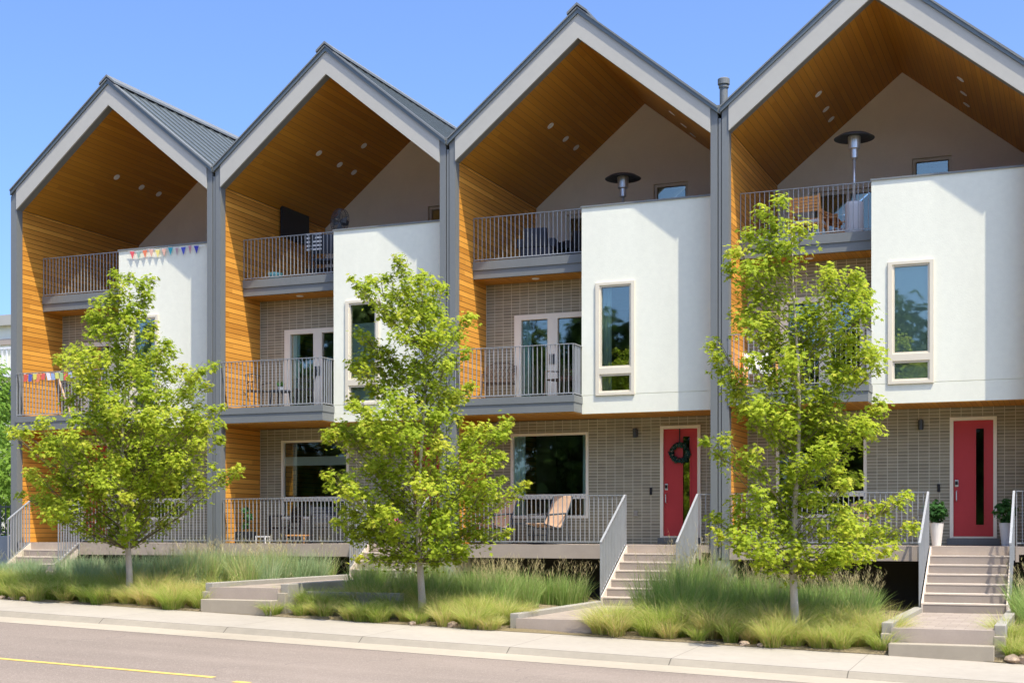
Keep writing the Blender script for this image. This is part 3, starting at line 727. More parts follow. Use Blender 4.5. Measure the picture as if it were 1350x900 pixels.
fountain_bed(row(1, -27.5, -20.2, hue=0.50, h0=0.50) + row(2, -20.2, -16.6, hue=0.28, h0=0.52) + row(3, -16.6, -14.7, hue=0.56, h0=0.48), 'low yellow green fountain grass spilling onto the pavement before the far left house', 11)
fountain_bed(row(4, -13.0, -8.75, hue=0.45, h0=0.46), 'low fountain grass along the pavement between the second and third walkways', 12)
fountain_bed(row(5, -7.0, -2.6, hue=0.50, h0=0.55), 'bright green fountain grass mounds between the two right hand walkways', 13)
fountain_bed(row(6, -0.85, 1.5, hue=0.40, h0=0.55), 'fountain grass at the right edge of the photo beside the walkway kerb', 14)
tall_bed(-27, -23.9, 22.3, 24.4, 3500, 0.34, M['grass_front'], 'short green grass before the stairs of the far left house', 20, 0, 0.4)
tall_bed(-22.2, -14.7, 22.2, 25.8, 15000, 0.74, M['grass_blue'], 'tall blue green switch grass under the deck of the far left house', 21, 0.015, 0.5, lambda x: 0.62 if x < -20.6 else 0.8 if x < -17.6 else 1.0)
tall_bed(-18.0, -14.9, 22.6, 26.6, 6000, 0.72, M['grass_back'], 'tan plumed grass under the deck of the house with the television', 22, 0.05, 0.6)
tall_bed(-12.7, -8.9, 21.95, 25.9, 13000, 0.66, M['grass_back'], 'tall grass with tan seed heads before the dark gap between second and third stairs', 23, 0.04, 0.42)
tall_bed(-6.75, -2.9, 22.0, 25.8, 14000, 0.78, M['grass_back'], 'tall grass with wispy seed heads around the post left of the right hand stairs', 24, 0.04, 0.36, lambda x: 1.3 if x < -5.9 else 1.0 if x < -5.0 else 0.85)
tall_bed(-0.75, 1.2, 21.8, 26.0, 5000, 0.85, M['grass_back'], 'tall green grass right of the right hand stairs', 25, 0.03, 0.4)

tall_bed(-6.95, -6.2, 25.3, 26.6, 1800, 1.12, M['grass_back'], 'tall grass tuft at the foot of the post left of the right hand house', 26, 0.03, 0.45)
# rocks along the bed edge
rr = random.Random(8)
ROCKS = [(-19.0, 'small pale rock under the dark grass left of the first tree', 0.07), (-18.72, 'tan rock in the bare patch before the first tree', 0.09), (-18.45, 'flat pale rock closest to the first tree', 0.08),
         (-10.25, 'small tan rock at the foot of the second tree grass', 0.07), (-9.55, 'round pink rock left of the third walkway', 0.10), (-9.25, 'pale rock touching the pavement near the third walkway', 0.09), (-9.0, 'largest tan rock by the corner of the third walkway', 0.12),
         (-4.65, 'tan rock under the grass before the third tree', 0.08), (-4.4, 'small pink rock before the third tree', 0.06),
         (-0.80, 'peach rock beside the right hand step', 0.12), (-0.62, 'pink rock at the lower right corner of the photo', 0.13), (-0.45, 'dusty rock at the far right photo edge', 0.11)]
import bmesh
for x, lab, s in ROCKS:
    b = bmesh.new(); bmesh.ops.create_icosphere(b, subdivisions=2, radius=s)
    for v in b.verts: v.co = Vector((v.co.x * rr.uniform(0.9, 1.3), v.co.y * rr.uniform(0.8, 1.1), v.co.z * 0.65)) * rr.uniform(0.86, 1.1)
    me = bpy.data.meshes.new('garden_rock'); b.to_mesh(me); b.free(); me.materials.append(M['rock'])
    o = bpy.data.objects.new('garden_rock', me); C.objects.link(o); o.location = (x, 20.76 + rr.uniform(-0.06, 0.04), bz(x) + s * 0.35); o.rotation_euler = (0, 0, rr.uniform(0, 6)); tag(o, lab, 'rock', 'rocks along the planting edge')
# ------------------------------------------------------------------ trees
LEAF = np.array([(0, 0), (.46, .06), (.22, .30), (.52, .62), (.16, .58), (0, 1), (-.16, .58), (-.52, .62), (-.22, .30), (-.46, .06)]) - np.array([0, 0.0])
def leaves(rng, P, N, size, tint):
    """maple leaves at P, facing N, tips hanging outwards"""
    n = len(P); N = N / np.linalg.norm(N, axis=1, keepdims=True)
    a = rng.normal(0, 1, (n, 3)); a[:, 2] -= 0.5
    U = a - N * np.sum(a * N, 1, keepdims=True); U /= np.linalg.norm(U, axis=1, keepdims=True)
    S = np.cross(U, N); k = len(LEAF)
    cup = (np.abs(LEAF[:, 0]) * -0.30 + LEAF[:, 1] ** 2 * -0.18)
    V = P[:, None, :] + size[:, None, None] * (LEAF[None, :, 0, None] * S[:, None, :] + LEAF[None, :, 1, None] * U[:, None, :] + cup[None, :, None] * N[:, None, :])
    loops = np.arange(n * k); return V.reshape(-1, 3), np.full(n, k), loops, np.repeat(tint, k)

def maple(tx, ty, data, label, seed, zbase, lean=0.0, hue=0.45, dens=1.0):
    rng = np.random.default_rng(seed); rnd = random.Random(seed)
    cl = np.array([[float(v) / 100 for v in q.split(',')] for q in data.split()])
    z0 = zbase; top = cl[:, 1].max()
    root = empty('maple_tree', (tx, ty, z0), label, 'tree', 'young maples along the street')
    L = np.array([math.cos(R(22.19)), math.sin(R(22.19)), 0]); Dp = np.array([-L[1], L[0], 0])
    cent = []
    for (u, z, r) in cl:
        near = cl[np.abs(cl[:, 1] - z) < 0.45]; Rz = max(0.35, np.abs(near[:, 0]).max())
        dmax = math.sqrt(max(0.0, Rz * Rz - u * u)) * 0.72
        d = rng.uniform(-1, 1) * dmax
        cent.append(np.array([u, 0, z - z0]) * [0, 0, 1] + L * u + Dp * d)
    cent = np.array(cent); rad = cl[:, 2]
    # trunk: central leader with gentle sway
    H = top - z0 - 0.1; fork = 1.05
    sway = lambda z: Vector((0.05 * math.sin(z * 1.3 + seed) + lean * max(0, z - 1.5), 0.05 * math.sin(z * 0.9 + 2 * seed), z))
    s0 = sway(0)
    ax = lambda z: sway(z) - Vector((s0.x, s0.y, 0))
    mb = MB(); zs = np.linspace(0, H * 0.97, 22)
    rr_ = [0.080 * (1 - 0.94 * (z / H) ** 0.6) + 0.03 * math.exp(-z * 6) for z in zs]
    mb.tube([ax(z) - Vector((0, 0, 0.15 if k == 0 else 0)) for k, z in enumerate(zs)], rr_, 12)
    mb.build('trunk', M['bark'], root, smooth=True)
    mb = MB()
    for c in cent:
        t = Vector(c); dist = math.hypot(c[0], c[1]); za = min(max(fork, c[2] - 0.25 - 0.62 * dist - rnd.uniform(0, 0.3)), H * 0.93)
        a = ax(za); b = t; mid = a.lerp(b, 0.5) + Vector((rnd.uniform(-.05, .05), rnd.uniform(-.05, .05), -0.06 * dist)); q = a.lerp(b, 0.25) + Vector((0, 0, -0.03 * dist)); q2 = a.lerp(b, 0.78) + Vector((0, 0, -0.03))
        r0 = min(0.013, 0.004 + 0.005 * dist)
        mb.tube([a, q, mid, q2, b], [r0, r0 * 0.8, r0 * 0.6, r0 * 0.4, 0.003], 5, caps=False)
        for _ in range(3):
            e = b + Vector((rnd.gauss(0, 1), rnd.gauss(0, 1), rnd.gauss(0.2, .8))).normalized() * 0.16; mb.tube([q2, q2.lerp(e, 0.5) + Vector((0, 0, .02)), e], [0.005, 0.004, 0.002], 4, caps=False)
    mb.build('branches', M['twig'], root, smooth=True)
    P, N, S, T = [], [], [], []
    for c, r in zip(cent, rad):
        n = max(18, int(128 * dens * (r / 0.2) ** 1.5)); g = rng.normal(0, 1, (n, 3)); g /= np.linalg.norm(g, axis=1, keepdims=True)
        rho = r * 1.42 * rng.random((n, 1)) ** 0.62; p = c + g * rho * [1, 1, 0.82]
        out = c.copy(); out[2] = 0; ol = np.linalg.norm(out); out = out / max(ol, 0.2)
        nn = np.array([0.12, -0.10, 1.0]) + g * 0.35 + out * 0.2 + rng.normal(0, 0.42, (n, 3))
        ct = hue + rng.normal(0, 0.13)
        P.append(p); N.append(nn); S.append(rng.uniform(0.052, 0.102, n)); T.append(np.clip(ct + rng.normal(0, 0.21, n) + 0.10 * min(ol, 1.6) / 1.6, 0.0, 1))
    for c, r in zip(cent, rad):      # leaves along the twig behind each cluster
        dist = math.hypot(c[0], c[1]); za = min(max(fork, c[2] - 0.25 - 0.62 * dist), H * 0.93); a = np.array(ax(za))
        n = int(36 * dens * (0.35 + min(1.2, dist))); tt = rng.uniform(0.38, 0.98, n) if dist > 0.3 else rng.uniform(0.1, 1, n)
        p = a + (c - a) * tt[:, None] + np.array([0, 0, -1]) * (0.05 * dist * np.sin(tt * np.pi))[:, None] + rng.normal(0, 1, (n, 3)) * [0.10, 0.10, 0.075]
        nn = np.array([0.12, -0.10, 1.0]) + rng.normal(0, 0.5, (n, 3))
        P.append(p); N.append(nn); S.append(rng.uniform(0.045, 0.09, n)); T.append(np.clip(hue + rng.normal(-0.06, 0.19, n), 0, 1))
    n = 800; tz = rng.uniform(1.45, H * 0.95, n); p = np.array([ax(z) for z in tz]) + rng.normal(0, 1, (n, 3)) * [0.17, 0.17, 0.08]
    P.append(p); N.append(np.array([0.12, -0.10, 1.0]) + rng.normal(0, 0.5, (n, 3))); S.append(rng.uniform(0.05, 0.1, n)); T.append(np.clip(hue + rng.normal(-0.04, 0.2, n), 0, 1))
    v, cn, l, t = leaves(rng, np.concatenate(P), np.concatenate(N), np.concatenate(S), np.concatenate(T))
    np_mesh('crown', v, cn, l, M['maple'], t, root)
    return root
T1 = (-16.61, 21.50, '-24,516,12 -9,512,12 -17,493,15 37,508,12 25,493,15 33,477,13 18,469,13 -24,473,17 -40,469,15 -48,450,17 -71,443,13 -74,431,12 -59,427,17 -28,443,19 6,446,15 22,443,15 14,416,15 -32,416,21 -55,400,17 -9,404,15 37,423,10 48,397,13 72,385,13 52,381,15 33,385,13 -90,377,13 -109,366,15 -124,350,13 -82,358,21 -55,370,19 -24,377,19 -40,343,25 -9,354,21 18,362,17 45,362,19 -97,335,19 -71,324,23 -24,316,25 6,327,19 33,331,19 60,339,17 87,343,13 75,324,15 48,316,19 18,300,23 -101,300,15 -113,277,15 -82,289,21 -51,293,23 -97,254,17 -71,258,21 -40,266,23 -9,270,23 29,270,19 52,281,17 14,247,19 -24,239,23 -59,231,21 -82,231,17 160,343,11 144,331,12 133,316,13 114,312,15 137,308,12 98,297,15 114,285,15 87,281,17 125,270,12 95,262,19 72,254,19 106,243,17 129,243,15 148,239,12 164,258,11 175,266,8 68,228,19 98,224,17 37,228,21 125,224,12 148,208,10 -224,218,12 -208,210,10 -188,230,9 -180,214,14 -160,202,14 -124,226,15 -132,206,18 -116,198,16 -144,190,16 -160,178,14 -136,174,18 -112,174,20 -84,190,18 -60,198,18 -56,182,16 -92,170,20 -64,234,20 -92,238,16 -36,238,24 -8,234,24 20,234,20 48,234,20 -100,150,20 -72,154,20 -44,158,20 -20,162,20 4,166,18 -4,146,20 -32,138,22 16,150,14 16,126,18 -8,118,20 -56,130,22 -76,118,20 -192,134,12 -164,138,12 -152,118,18 -124,130,18 -128,110,18 -100,106,20 -208,98,9 -188,90,14 -168,86,16 -144,90,18 -152,70,16 -120,78,20 -96,70,20 -132,58,16 -108,54,16 -72,86,20 -44,98,20 -64,58,18 -80,50,12 -40,66,20 -44,34,14 -24,26,14 -40,18,10 -8,50,18 8,70,18 24,74,16 32,90,14 12,34,16 8,18,12 24,50,12 40,122,18 64,130,18 48,106,18 72,114,16 88,138,18 108,162,18 100,174,14 128,182,13 144,194,13 156,208,10 120,154,14 100,146,16 72,150,14 56,138,16 96,118,16 120,118,14 136,126,14 156,130,13 176,138,12 196,142,12 208,148,8 164,150,9 44,198,16 64,206,18 88,218,18 112,226,18 48,174,14 32,194,14 56,166,10 128,238,16 148,226,12 36,218,20 76,234,20 64,44,8 48,40,6')
T2 = (-10.43, 21.50, '-39,490,11 -37,473,15 -1,479,9 -123,466,8 -116,453,8 -107,444,9 -85,453,13 -88,433,16 -63,459,11 -56,440,18 -30,448,20 -1,451,18 21,451,16 35,453,8 -37,419,22 -5,426,22 14,429,15 -67,411,15 -56,397,15 -27,389,24 3,397,20 24,404,15 -8,368,22 17,371,16 39,382,15 57,378,16 75,395,12 86,402,7 -34,357,16 32,357,16 10,349,18 -109,371,11 -96,357,15 -81,342,15 -99,331,16 -118,317,15 -67,342,13 -56,324,18 -81,317,18 -103,302,18 -48,302,20 -70,287,20 -88,276,16 -12,317,22 10,317,18 -12,291,22 39,317,15 54,324,11 74,331,13 43,306,11 17,287,18 39,266,18 61,273,18 79,284,11 57,255,15 24,258,20 -1,262,18 -125,262,9 -121,247,11 -107,236,15 -88,225,16 -48,258,16 -34,244,20 -12,236,20 -56,225,20 10,229,18 32,222,18 57,225,15 -27,211,22 -70,207,18 -99,207,18 -125,211,15 -147,214,13 -161,196,13 -139,196,15 86,204,15 75,193,15 108,200,13 137,204,13 145,222,9 130,193,13 -162,193,15 -137,193,17 -107,189,21 -73,196,23 -42,177,23 -12,189,23 18,185,23 33,170,19 -61,181,19 -99,151,13 -88,136,17 -73,140,15 -156,124,11 -133,124,11 -156,105,11 -133,102,15 -115,94,17 -118,113,13 -96,90,17 -65,105,23 -42,128,23 -50,83,23 -69,71,17 -12,128,21 11,128,21 3,102,23 33,105,21 52,124,17 71,136,19 94,136,19 124,151,17 136,159,9 75,181,17 90,196,17 86,170,15 132,196,15 143,206,9 67,105,19 94,105,19 117,105,17 136,115,9 52,86,19 79,83,19 105,86,17 128,83,15 151,94,13 166,102,11 179,111,8 94,68,13 -145,69,13 -122,60,15 -99,60,17 -145,45,13 -130,33,15 -103,33,19 -122,18,15 -77,49,15 -80,26,19 -54,22,17 -35,33,15 -50,60,15 -24,60,17 3,33,15 18,49,19 41,60,19 30,22,17 -5,11,13 26,3,19 18,-20,17 48,11,19 67,-1,15 56,-16,13 71,-16,9 71,26,15 41,37,19 90,26,13 109,22,13 128,22,9 147,28,9 -16,7,15 -20,-12,13 -103,-16,8 -84,-18,9 -65,-18,11 -50,-16,11')
T3 = (-4.00, 21.50, '-32,533,13 -57,521,13 -68,495,15 -34,504,19 -5,485,17 -51,470,23 -22,466,21 -97,458,15 -101,437,13 -80,428,21 -51,437,21 -30,437,15 -68,403,25 -34,395,19 -72,374,23 -34,366,17 -76,345,27 -38,336,21 59,437,13 49,416,17 79,416,15 100,412,17 58,391,21 87,386,23 108,399,10 29,370,21 8,357,21 58,361,25 91,361,21 45,328,25 79,324,25 100,298,23 70,290,25 125,307,17 117,282,15 91,269,19 58,265,21 -22,319,25 -38,298,25 -18,286,23 20,290,21 12,324,19 -34,265,21 3,248,21 33,240,25 62,236,19 -131,319,12 -126,298,13 -114,282,19 -101,261,19 -93,240,19 -80,290,13 -76,223,19 -55,211,21 -38,227,19 -26,198,21 8,206,25 41,211,25 20,185,25 131,227,13 117,211,13 100,198,15 75,194,19 112,185,10 -141,168,10 -120,170,12 -110,149,15 -80,145,16 -66,138,13 -47,119,10 -30,186,17 -1,203,25 33,203,23 -51,212,25 -72,216,17 58,182,17 83,182,19 108,182,15 91,195,15 3,166,23 29,153,19 12,132,21 -9,115,19 20,119,17 79,138,15 54,140,13 45,119,10 75,103,17 100,111,15 49,98,10 -1,94,19 16,82,17 41,78,17 -30,78,19 -9,57,21 -18,36,21 -43,40,19 -72,69,17 -89,69,17 -76,90,10 -93,40,21 -68,44,17 -120,48,13 -122,23,13 -101,19,19 -80,6,19 -55,2,19 -34,-10,21 -51,-19,17 -5,2,19 16,-10,21 37,-27,13 3,-23,13 45,-6,15 33,31,19 58,40,21 75,48,17 96,61,15 108,69,10 91,27,21 117,31,19 137,27,19 158,23,15 179,36,13 112,6,19 129,2,15 79,-2,19 58,-6,17 96,-6,15 135,65,13 154,73,13 173,86,10')
maple(*T1, 'broad young maple nearest the left, before the house with pennants', 1, -1.12, hue=0.42)
maple(*T2, 'middle young maple of the three, between the second and third houses', 2, -1.30, hue=0.44)
maple(*T3, 'narrow two peaked young maple at the right, before the post of the right hand house', 3, -1.45, hue=0.46)

def bush(name, loc, blobs, n, size, mat, label=None, cat=None, parent=None, seed=0, trunk=None, group=None, kind=None):
    """leafy crown made of many leaves in several clumps; blobs: (dx,dy,dz,r)"""
    rng = np.random.default_rng(seed); bl = np.array(blobs); wgt = bl[:, 3] ** 2; pick = rng.choice(len(bl), n, p=wgt / wgt.sum())
    g = rng.normal(0, 1, (n, 3)); g /= np.linalg.norm(g, axis=1, keepdims=True)
    rho = bl[pick, 3:4] * rng.random((n, 1)) ** 0.33; P = bl[pick, :3] + g * rho
    N = g * 0.9 + np.array([0, 0, 0.6]) + rng.normal(0, 0.4, (n, 3))
    t = np.clip(0.45 + rng.normal(0, 0.2, n) + rng.normal(0, 0.12, len(bl))[pick], 0, 1)
    v, c, l, tt = leaves(rng, P, N, size * rng.uniform(0.7, 1.3, n), t)
    if trunk:
        root = empty(name, loc, label, cat, group)
        np_mesh('crown', v, c, l, mat, tt, root)
        mb = MB(); mb.tube([(0, 0, -0.2), (0.05, 0, trunk[1] * 0.5), (0, 0.05, trunk[1])], [trunk[0], trunk[0] * 0.8, trunk[0] * 0.5], 10)
        for (dx, dy, dz, r) in blobs[:6]: mb.tube([(0, 0.03, trunk[1] * 0.8), (dx * 0.5, dy * 0.5, (trunk[1] * 0.8 + dz) / 2), (dx, dy, dz)], [trunk[0] * 0.5, trunk[0] * 0.3, 0.03], 6)
        mb.build('trunk', M['bark'], root); return root
    o = np_mesh(name, v, c, l, mat, tt, parent); o.location = loc
    return tag(o, label, cat, group, kind)
def blobs(seed, wx, wz, z0, n, r):
    q = random.Random(seed); out = []
    for _ in range(n):
        a = q.uniform(0, 6.28); d = q.random() ** 0.6; z = q.random(); k = math.sin(math.pi * min(1, 0.18 + z * 0.8)) ** 0.7
        out.append((wx * d * k * math.cos(a), wx * d * k * math.sin(a), z0 + wz * z, r * q.uniform(0.6, 1.2)))
    return out
# trees beyond the left end of the row
bush('leafy_tree', (-33.0, 34.0, -0.8), blobs(3, 2.2, 5.4, 0.9, 26, 1.0), 9000, 0.16, M['fresh_leaf'], 'bright green leafy tree beyond the fence at the left photo edge', 'tree', seed=31, trunk=(0.14, 2.5))
bush('leafy_tree', (-38.0, 40.0, -0.8), blobs(4, 2.6, 6.0, 0.8, 26, 1.2), 9000, 0.18, M['fresh_leaf'], 'darker leafy tree farther behind the fence at the left photo edge', 'tree', seed=32, trunk=(0.16, 2.5))
# street trees on the far pavement behind the photographer: what the windows mirror
allb = []
for k, x in enumerate((-66, -55, -46, -38, -31, -24, -17, -9, -2, 7)):
    q = random.Random(k + 50); hh = q.uniform(11.5, 18.0)
    allb += [(x + bx, q.uniform(-2, 2) + by, z, r) for bx, by, z, r in blobs(k + 70, 4.2, hh, 0.4, 64, 1.8)]
    allb += [(x + q.uniform(-4, 4), 1.5, z, 1.5) for z in (0.5, 1.8, 3.1, 4.4) for _ in range(3)]
bush('far_side_trees', (0, -14.0, -1.2), allb, 160000, 0.48, M['tree_leaf'], 'row of trees across the street mirrored in the windows', None, seed=33, kind='stuff')

# ------------------------------------------------------------------ left background
b = empty('apartment_building', (-58.0, 58.0, -1.0), 'pale flat roofed building behind the trees at the left photo edge', 'building')
mb = MB(); wall(mb, -9, 9, 0, 12.2, 0, 0.4, [(-8 + k * 2.6, -6.6 + k * 2.6, z, z + 1.6) for k in range(6) for z in (1.2, 4.4, 7.6)]); mb.box(-9, 9, 0.4, 10, 0, 12.2); mb.build('wall', M['stucco'], b)
mb = MB(); mb.box(-9.3, 9.3, -0.35, 10.3, 12.2, 12.75); mb.build('roof', M['fascia'], b)
mb = MB(); mb.box(-9.1, 9.1, -0.15, 0, 11.2, 11.5)
mb.build('cornice', M['deck'], b)
for k in range(6):
    for z in (1.2, 4.4, 7.6):
        mb = MB(); mb.box(-8 + k * 2.6 + 0.01, -6.6 + k * 2.6 - 0.01, 0.2, 0.24, z + 0.01, z + 1.59); mb.build('window', M['glass_dark'], b)
mb = MB()
for k in range(60): mb.box(-8.8 + k * 0.3, -8.72 + k * 0.3, -0.5, -0.44, 9.6, 10.9)
mb.box(-8.9, 9, -0.52, -0.42, 10.9, 11.0); mb.box(-8.9, 9, -0.6, 0, 9.4, 9.6); mb.build('balcony', M['white'], b)
mb = MB(); mb.box(-40, GX[0] - 0.05, 27.6, 27.85, -1.5, 0.16)
tag(mb.build('garden_wall', weathered('blue_grey_wall', (0.26, 0.30, 0.33), 0.08, 0.8), bevel=0.01), 'blue grey concrete wall left of the far left house', 'wall')
f = empty('metal_fence', (-32, 27.72, 0.16), 'dark metal bar fence standing on the blue grey wall at the left', 'fence')
mb = MB(); mb.box(-8, 7.4, -0.02, 0.02, 0.72, 0.76); mb.box(-8, 7.4, -0.02, 0.02, 0.06, 0.10); mb.build('rail', M['metal_dark'], f)
for k in range(96):
    mb = MB(); x = -8 + k * 0.16
    if x < 2.5: continue
    mb.box(x, x + 0.022, -0.011, 0.011, 0.0, 0.80); mb.build('bar', M['metal_dark'], f)

# ------------------------------------------------------------------ things on the terraces, balconies and decks
def P(i, x, y, z=0.0): return (GX[i] + x, FY + y, z)
def heater(loc, label, h=2.2, base='steel'):
    o = empty('patio_heater', loc, label, 'patio heater', 'patio heaters on the top terraces')
    mb = MB(); mb.lathe([(0.22, 0.0), (0.22, 0.05), (0.19, 0.06), (0.19, 0.72), (0.17, 0.78), (0.06, 0.80)], 24); mb.build('base', M['white'] if base == 'white' else M[base], o, smooth=False)
    mb = MB(); mb.tube([(0, 0, 0.78), (0, 0, h - 0.52)], 0.032, 14); mb.build('pole', M['steel'], o, smooth=True)
    mb = MB(); mb.lathe([(0.04, h - 0.55), (0.075, h - 0.53), (0.075, h - 0.36), (0.12, h - 0.34), (0.13, h - 0.10), (0.11, h - 0.08)], 20); mb.build('burner', M['steel'], o)
    mb = MB(); mb.lathe([(0.10, h - 0.075), (0.30, h - 0.09), (0.405, h - 0.135), (0.41, h - 0.128), (0.30, h - 0.06), (0.06, h - 0.02)], 32); mb.build('reflector', M['metal_dark'], o)
    return o
heater(P(3, 2.37, 1.80, 6.222), 'patio heater with a white base seen through the right hand terrace rail', 2.22, 'white')
heater(P(2, 3.02, 2.95, 6.222), 'patio heater with only its dish and neck showing above the third white bay', 2.18, 'steel')

def seat_chair(name, loc, rz, label, cat, group, fm, sm, w=0.56, seat=0.42, back=0.86, slats=0, arms=True, cushion=None, gap=0.10):
    """chair facing -y: four legs, seat, backrest and arms"""
    o = empty(name, loc, label, cat, group, rz); h = w / 2; t = 0.022
    for sx in (-1, 1):
        mb = MB(); mb.box(sx * h - t, sx * h + t, -0.25 - t, -0.25 + t, 0, 0.62 if arms else seat - 0.03); mb.build('leg', M[fm], o)
        mb = MB(); mb.prism_x([(0.22 - t, 0), (0.22 + t, 0), (0.24 + t, seat), (0.36 + t, back), (0.36 - t, back), (0.24 - t, seat)], sx * h - t, sx * h + t); mb.build('leg', M[fm], o)
        if arms:
            mb = MB(); mb.box(sx * h - 0.03, sx * h + 0.03, -0.29, 0.33, 0.622, 0.648); mb.build('armrest', M[fm], o)
    s = MB()
    if slats:
        for k in range(slats): y = -0.27 + 0.5 * k / slats; s.box(-h + .023, h - .023, y, y + 0.42 / slats, seat - 0.025, seat)
        s.box(-h + .03, -h + .07, -0.27, 0.23, seat - 0.05, seat - 0.025); s.box(h - .07, h - .03, -0.27, 0.23, seat - 0.05, seat - 0.025)
    else: s.box(-h + .023, h - .023, -0.28, 0.24, seat - 0.04, seat)
    s.build('seat', M[sm], o)
    b = MB(); n = slats or 1
    for k in range(n):
        z0 = seat + gap + (back - seat - gap - 0.02) * k / n; z1 = z0 + (back - seat - gap - 0.02) / n * (0.78 if slats else 1)
        ya = 0.24 + 0.12 * (z0 - seat) / (back - seat); yb = 0.24 + 0.12 * (z1 - seat) / (back - seat)
        b.prism_x([(ya - 0.012, z0), (ya + 0.012, z0), (yb + 0.012, z1), (yb - 0.012, z1)], -h + .023, h - .023)
    b.build('backrest', M[sm], o)
    if cushion:
        c = MB(); c.box(-h + 0.03, h - 0.03, -0.27, 0.22, seat + 0.001, seat + 0.075); c.build('cushion', M[cushion], o, bevel=0.02)
    return o
def sling_chair(loc, rz, label):
    o = empty('sling_chair', loc, label, 'chair', 'tan sling chairs on the deck', rz)
    prof = [(-0.42, 0.44), (-0.30, 0.41), (-0.05, 0.36), (0.08, 0.36), (0.14, 0.44), (0.34, 0.80), (0.44, 1.03)]
    vs = []; n = len(prof)
    poly = prof + [(y + 0.012, z + 0.010) for y, z in reversed(prof)]
    mb = MB(); mb.add([(-0.27, y, z) for y, z in poly] + [(0.27, y, z) for y, z in poly], [(i, i + 1, 2*n - 2 - i, 2*n - 1 - i) for i in range(n - 1)] + [(2*n + i, 4*n - 1 - i, 4*n - 2 - i, 2*n + i + 1) for i in range(n - 1)] + [(i, 2*n + i, 2*n + (i + 1) % (2*n), (i + 1) % (2*n)) for i in range(2*n)])
    mb.build('sling', M['sling'], o)
    for sx in (-0.29, 0.29):
        mb = MB(); mb.tube([(sx, y, z - 0.01) for y, z in prof], 0.014, 8); mb.build('side_rail', M['metal_dark'], o)
        mb = MB(); mb.tube([(sx, -0.34, 0.62), (sx, 0.26, 0.66)], [0.02, 0.018], 8); mb.build('armrest', M['metal_dark'], o)
        mb = MB(); mb.tube([(sx, -0.30, 0.62), (sx, -0.36, 0.03)], 0.014, 8); mb.build('leg', M['metal_dark'], o)
        mb = MB(); mb.tube([(sx, 0.22, 0.66), (sx, 0.34, 0.03)], 0.014, 8); mb.build('leg', M['metal_dark'], o)
        mb = MB(); mb.tube([(sx, -0.46, 0.05), (sx, -0.2, 0.02), (sx, 0.2, 0.02), (sx, 0.5, 0.06)], 0.014, 8); mb.build('rocker', M['metal_dark'], o)
    mb = MB(); mb.tube([(-0.29, 0.1, 0.33), (0.29, 0.1, 0.33)], 0.012, 8); mb.tube([(-0.29, -0.33, 0.2), (0.29, -0.33, 0.2)], 0.012, 8); mb.build('stretcher', M['metal_dark'], o)
    return o
sling_chair(P(2, 2.12, 0.55), R(-24), 'tan sling rocking chair before the large window, nearer the stairs')
sling_chair(P(2, 0.85, 0.6), R(-22), 'tan sling rocking chair half behind the leaves of the middle tree')
def table(name, loc, label, cat, w, d, h, mat, round_=False, legs=4, group=None):
    o = empty(name, loc, label, cat, group); mb = MB()
    if round_: mb.lathe([(w / 2, h - 0.03), (w / 2, h)], 24)
    else: mb.box(-w / 2, w / 2, -d / 2, d / 2, h - 0.03, h)
    mb.build('table_top', M[mat], o)
    for sx in (-1, 1):
        for sy in (-1, 1):
            mb = MB(); q = 0.33 if round_ else 0.45
            mb.tube([(sx * w * q, sy * d * q, 0), (sx * w * q * (0.8 if round_ else 1), sy * d * q * (0.8 if round_ else 1), h - 0.03)], 0.014, 8); mb.build('leg', M[mat], o)
    return o
table('side_table', P(2, 1.48, 0.8), 'low dark table between the two tan sling chairs', 'table', 0.6, 0.45, 0.46, 'charcoal')
# deck of the second house
seat_chair('deck_chair', P(1, 1.45, 0.75), R(-35), 'dark slatted deck chair left of the large window of the television house', 'chair', 'dark deck chairs', 'black', 'black', 0.6, 0.38, 0.88, 5)
seat_chair('deck_chair', P(1, 2.5, 0.75), R(30), 'dark slatted deck chair right of the large window of the television house', 'chair', 'dark deck chairs', 'black', 'black', 0.6, 0.38, 0.88, 5)
table('coffee_table', P(1, 1.98, 0.5), 'low wooden table between the dark deck chairs', 'table', 0.5, 0.36, 0.2, 'teak')
o = empty('planter', P(1, 0.55, 0.5), 'square black planter with a thin leafy plant on the deck by the wood wall', 'planter')
mb = MB(); wall(mb, -0.19, 0.19, 0, 0.27, -0.19, 0.19, []); mb.build('pot', M['black'], o, bevel=0.01)
mb = MB(); mb.box(-0.17, 0.17, -0.17, 0.17, 0.271, 0.276); mb.build('soil', M['soil'], o)
bush('plant', (0, 0, 0.28), [(0, 0, 0.15, .12), (.06, 0, 0.35, .12), (-.05, .03, 0.5, .1)], 130, 0.08, M['house_plant'], parent=o, seed=3)
table('stool', P(1, 0.98, 0.55), 'small white low stool beside the black planter', 'stool', 0.28, 0.22, 0.17, 'white')
o = empty('flower_pot', P(1, 4.32, 0.75), 'pot of magenta flowers at the top of the second stairs, behind leaves', 'flower pot')
mb = MB(); mb.lathe([(0.12, 0), (0.17, 0.27), (0.18, 0.28), (0.15, 0.29)], 20); mb.build('pot', M['metal_dark'], o)
bush('foliage', (0, 0, 0.30), [(0, 0, 0.1, .17)], 120, 0.07, M['house_plant'], parent=o, seed=4)
bush('blossoms', (0, 0, 0.36), [(0.08, -0.05, 0.08, .10), (-.1, -.06, .05, .09), (0, -.05, .13, .1)], 160, 0.05, emission_free('magenta_petals', (0.62, 0.02, 0.22), 0.6), parent=o, seed=5)
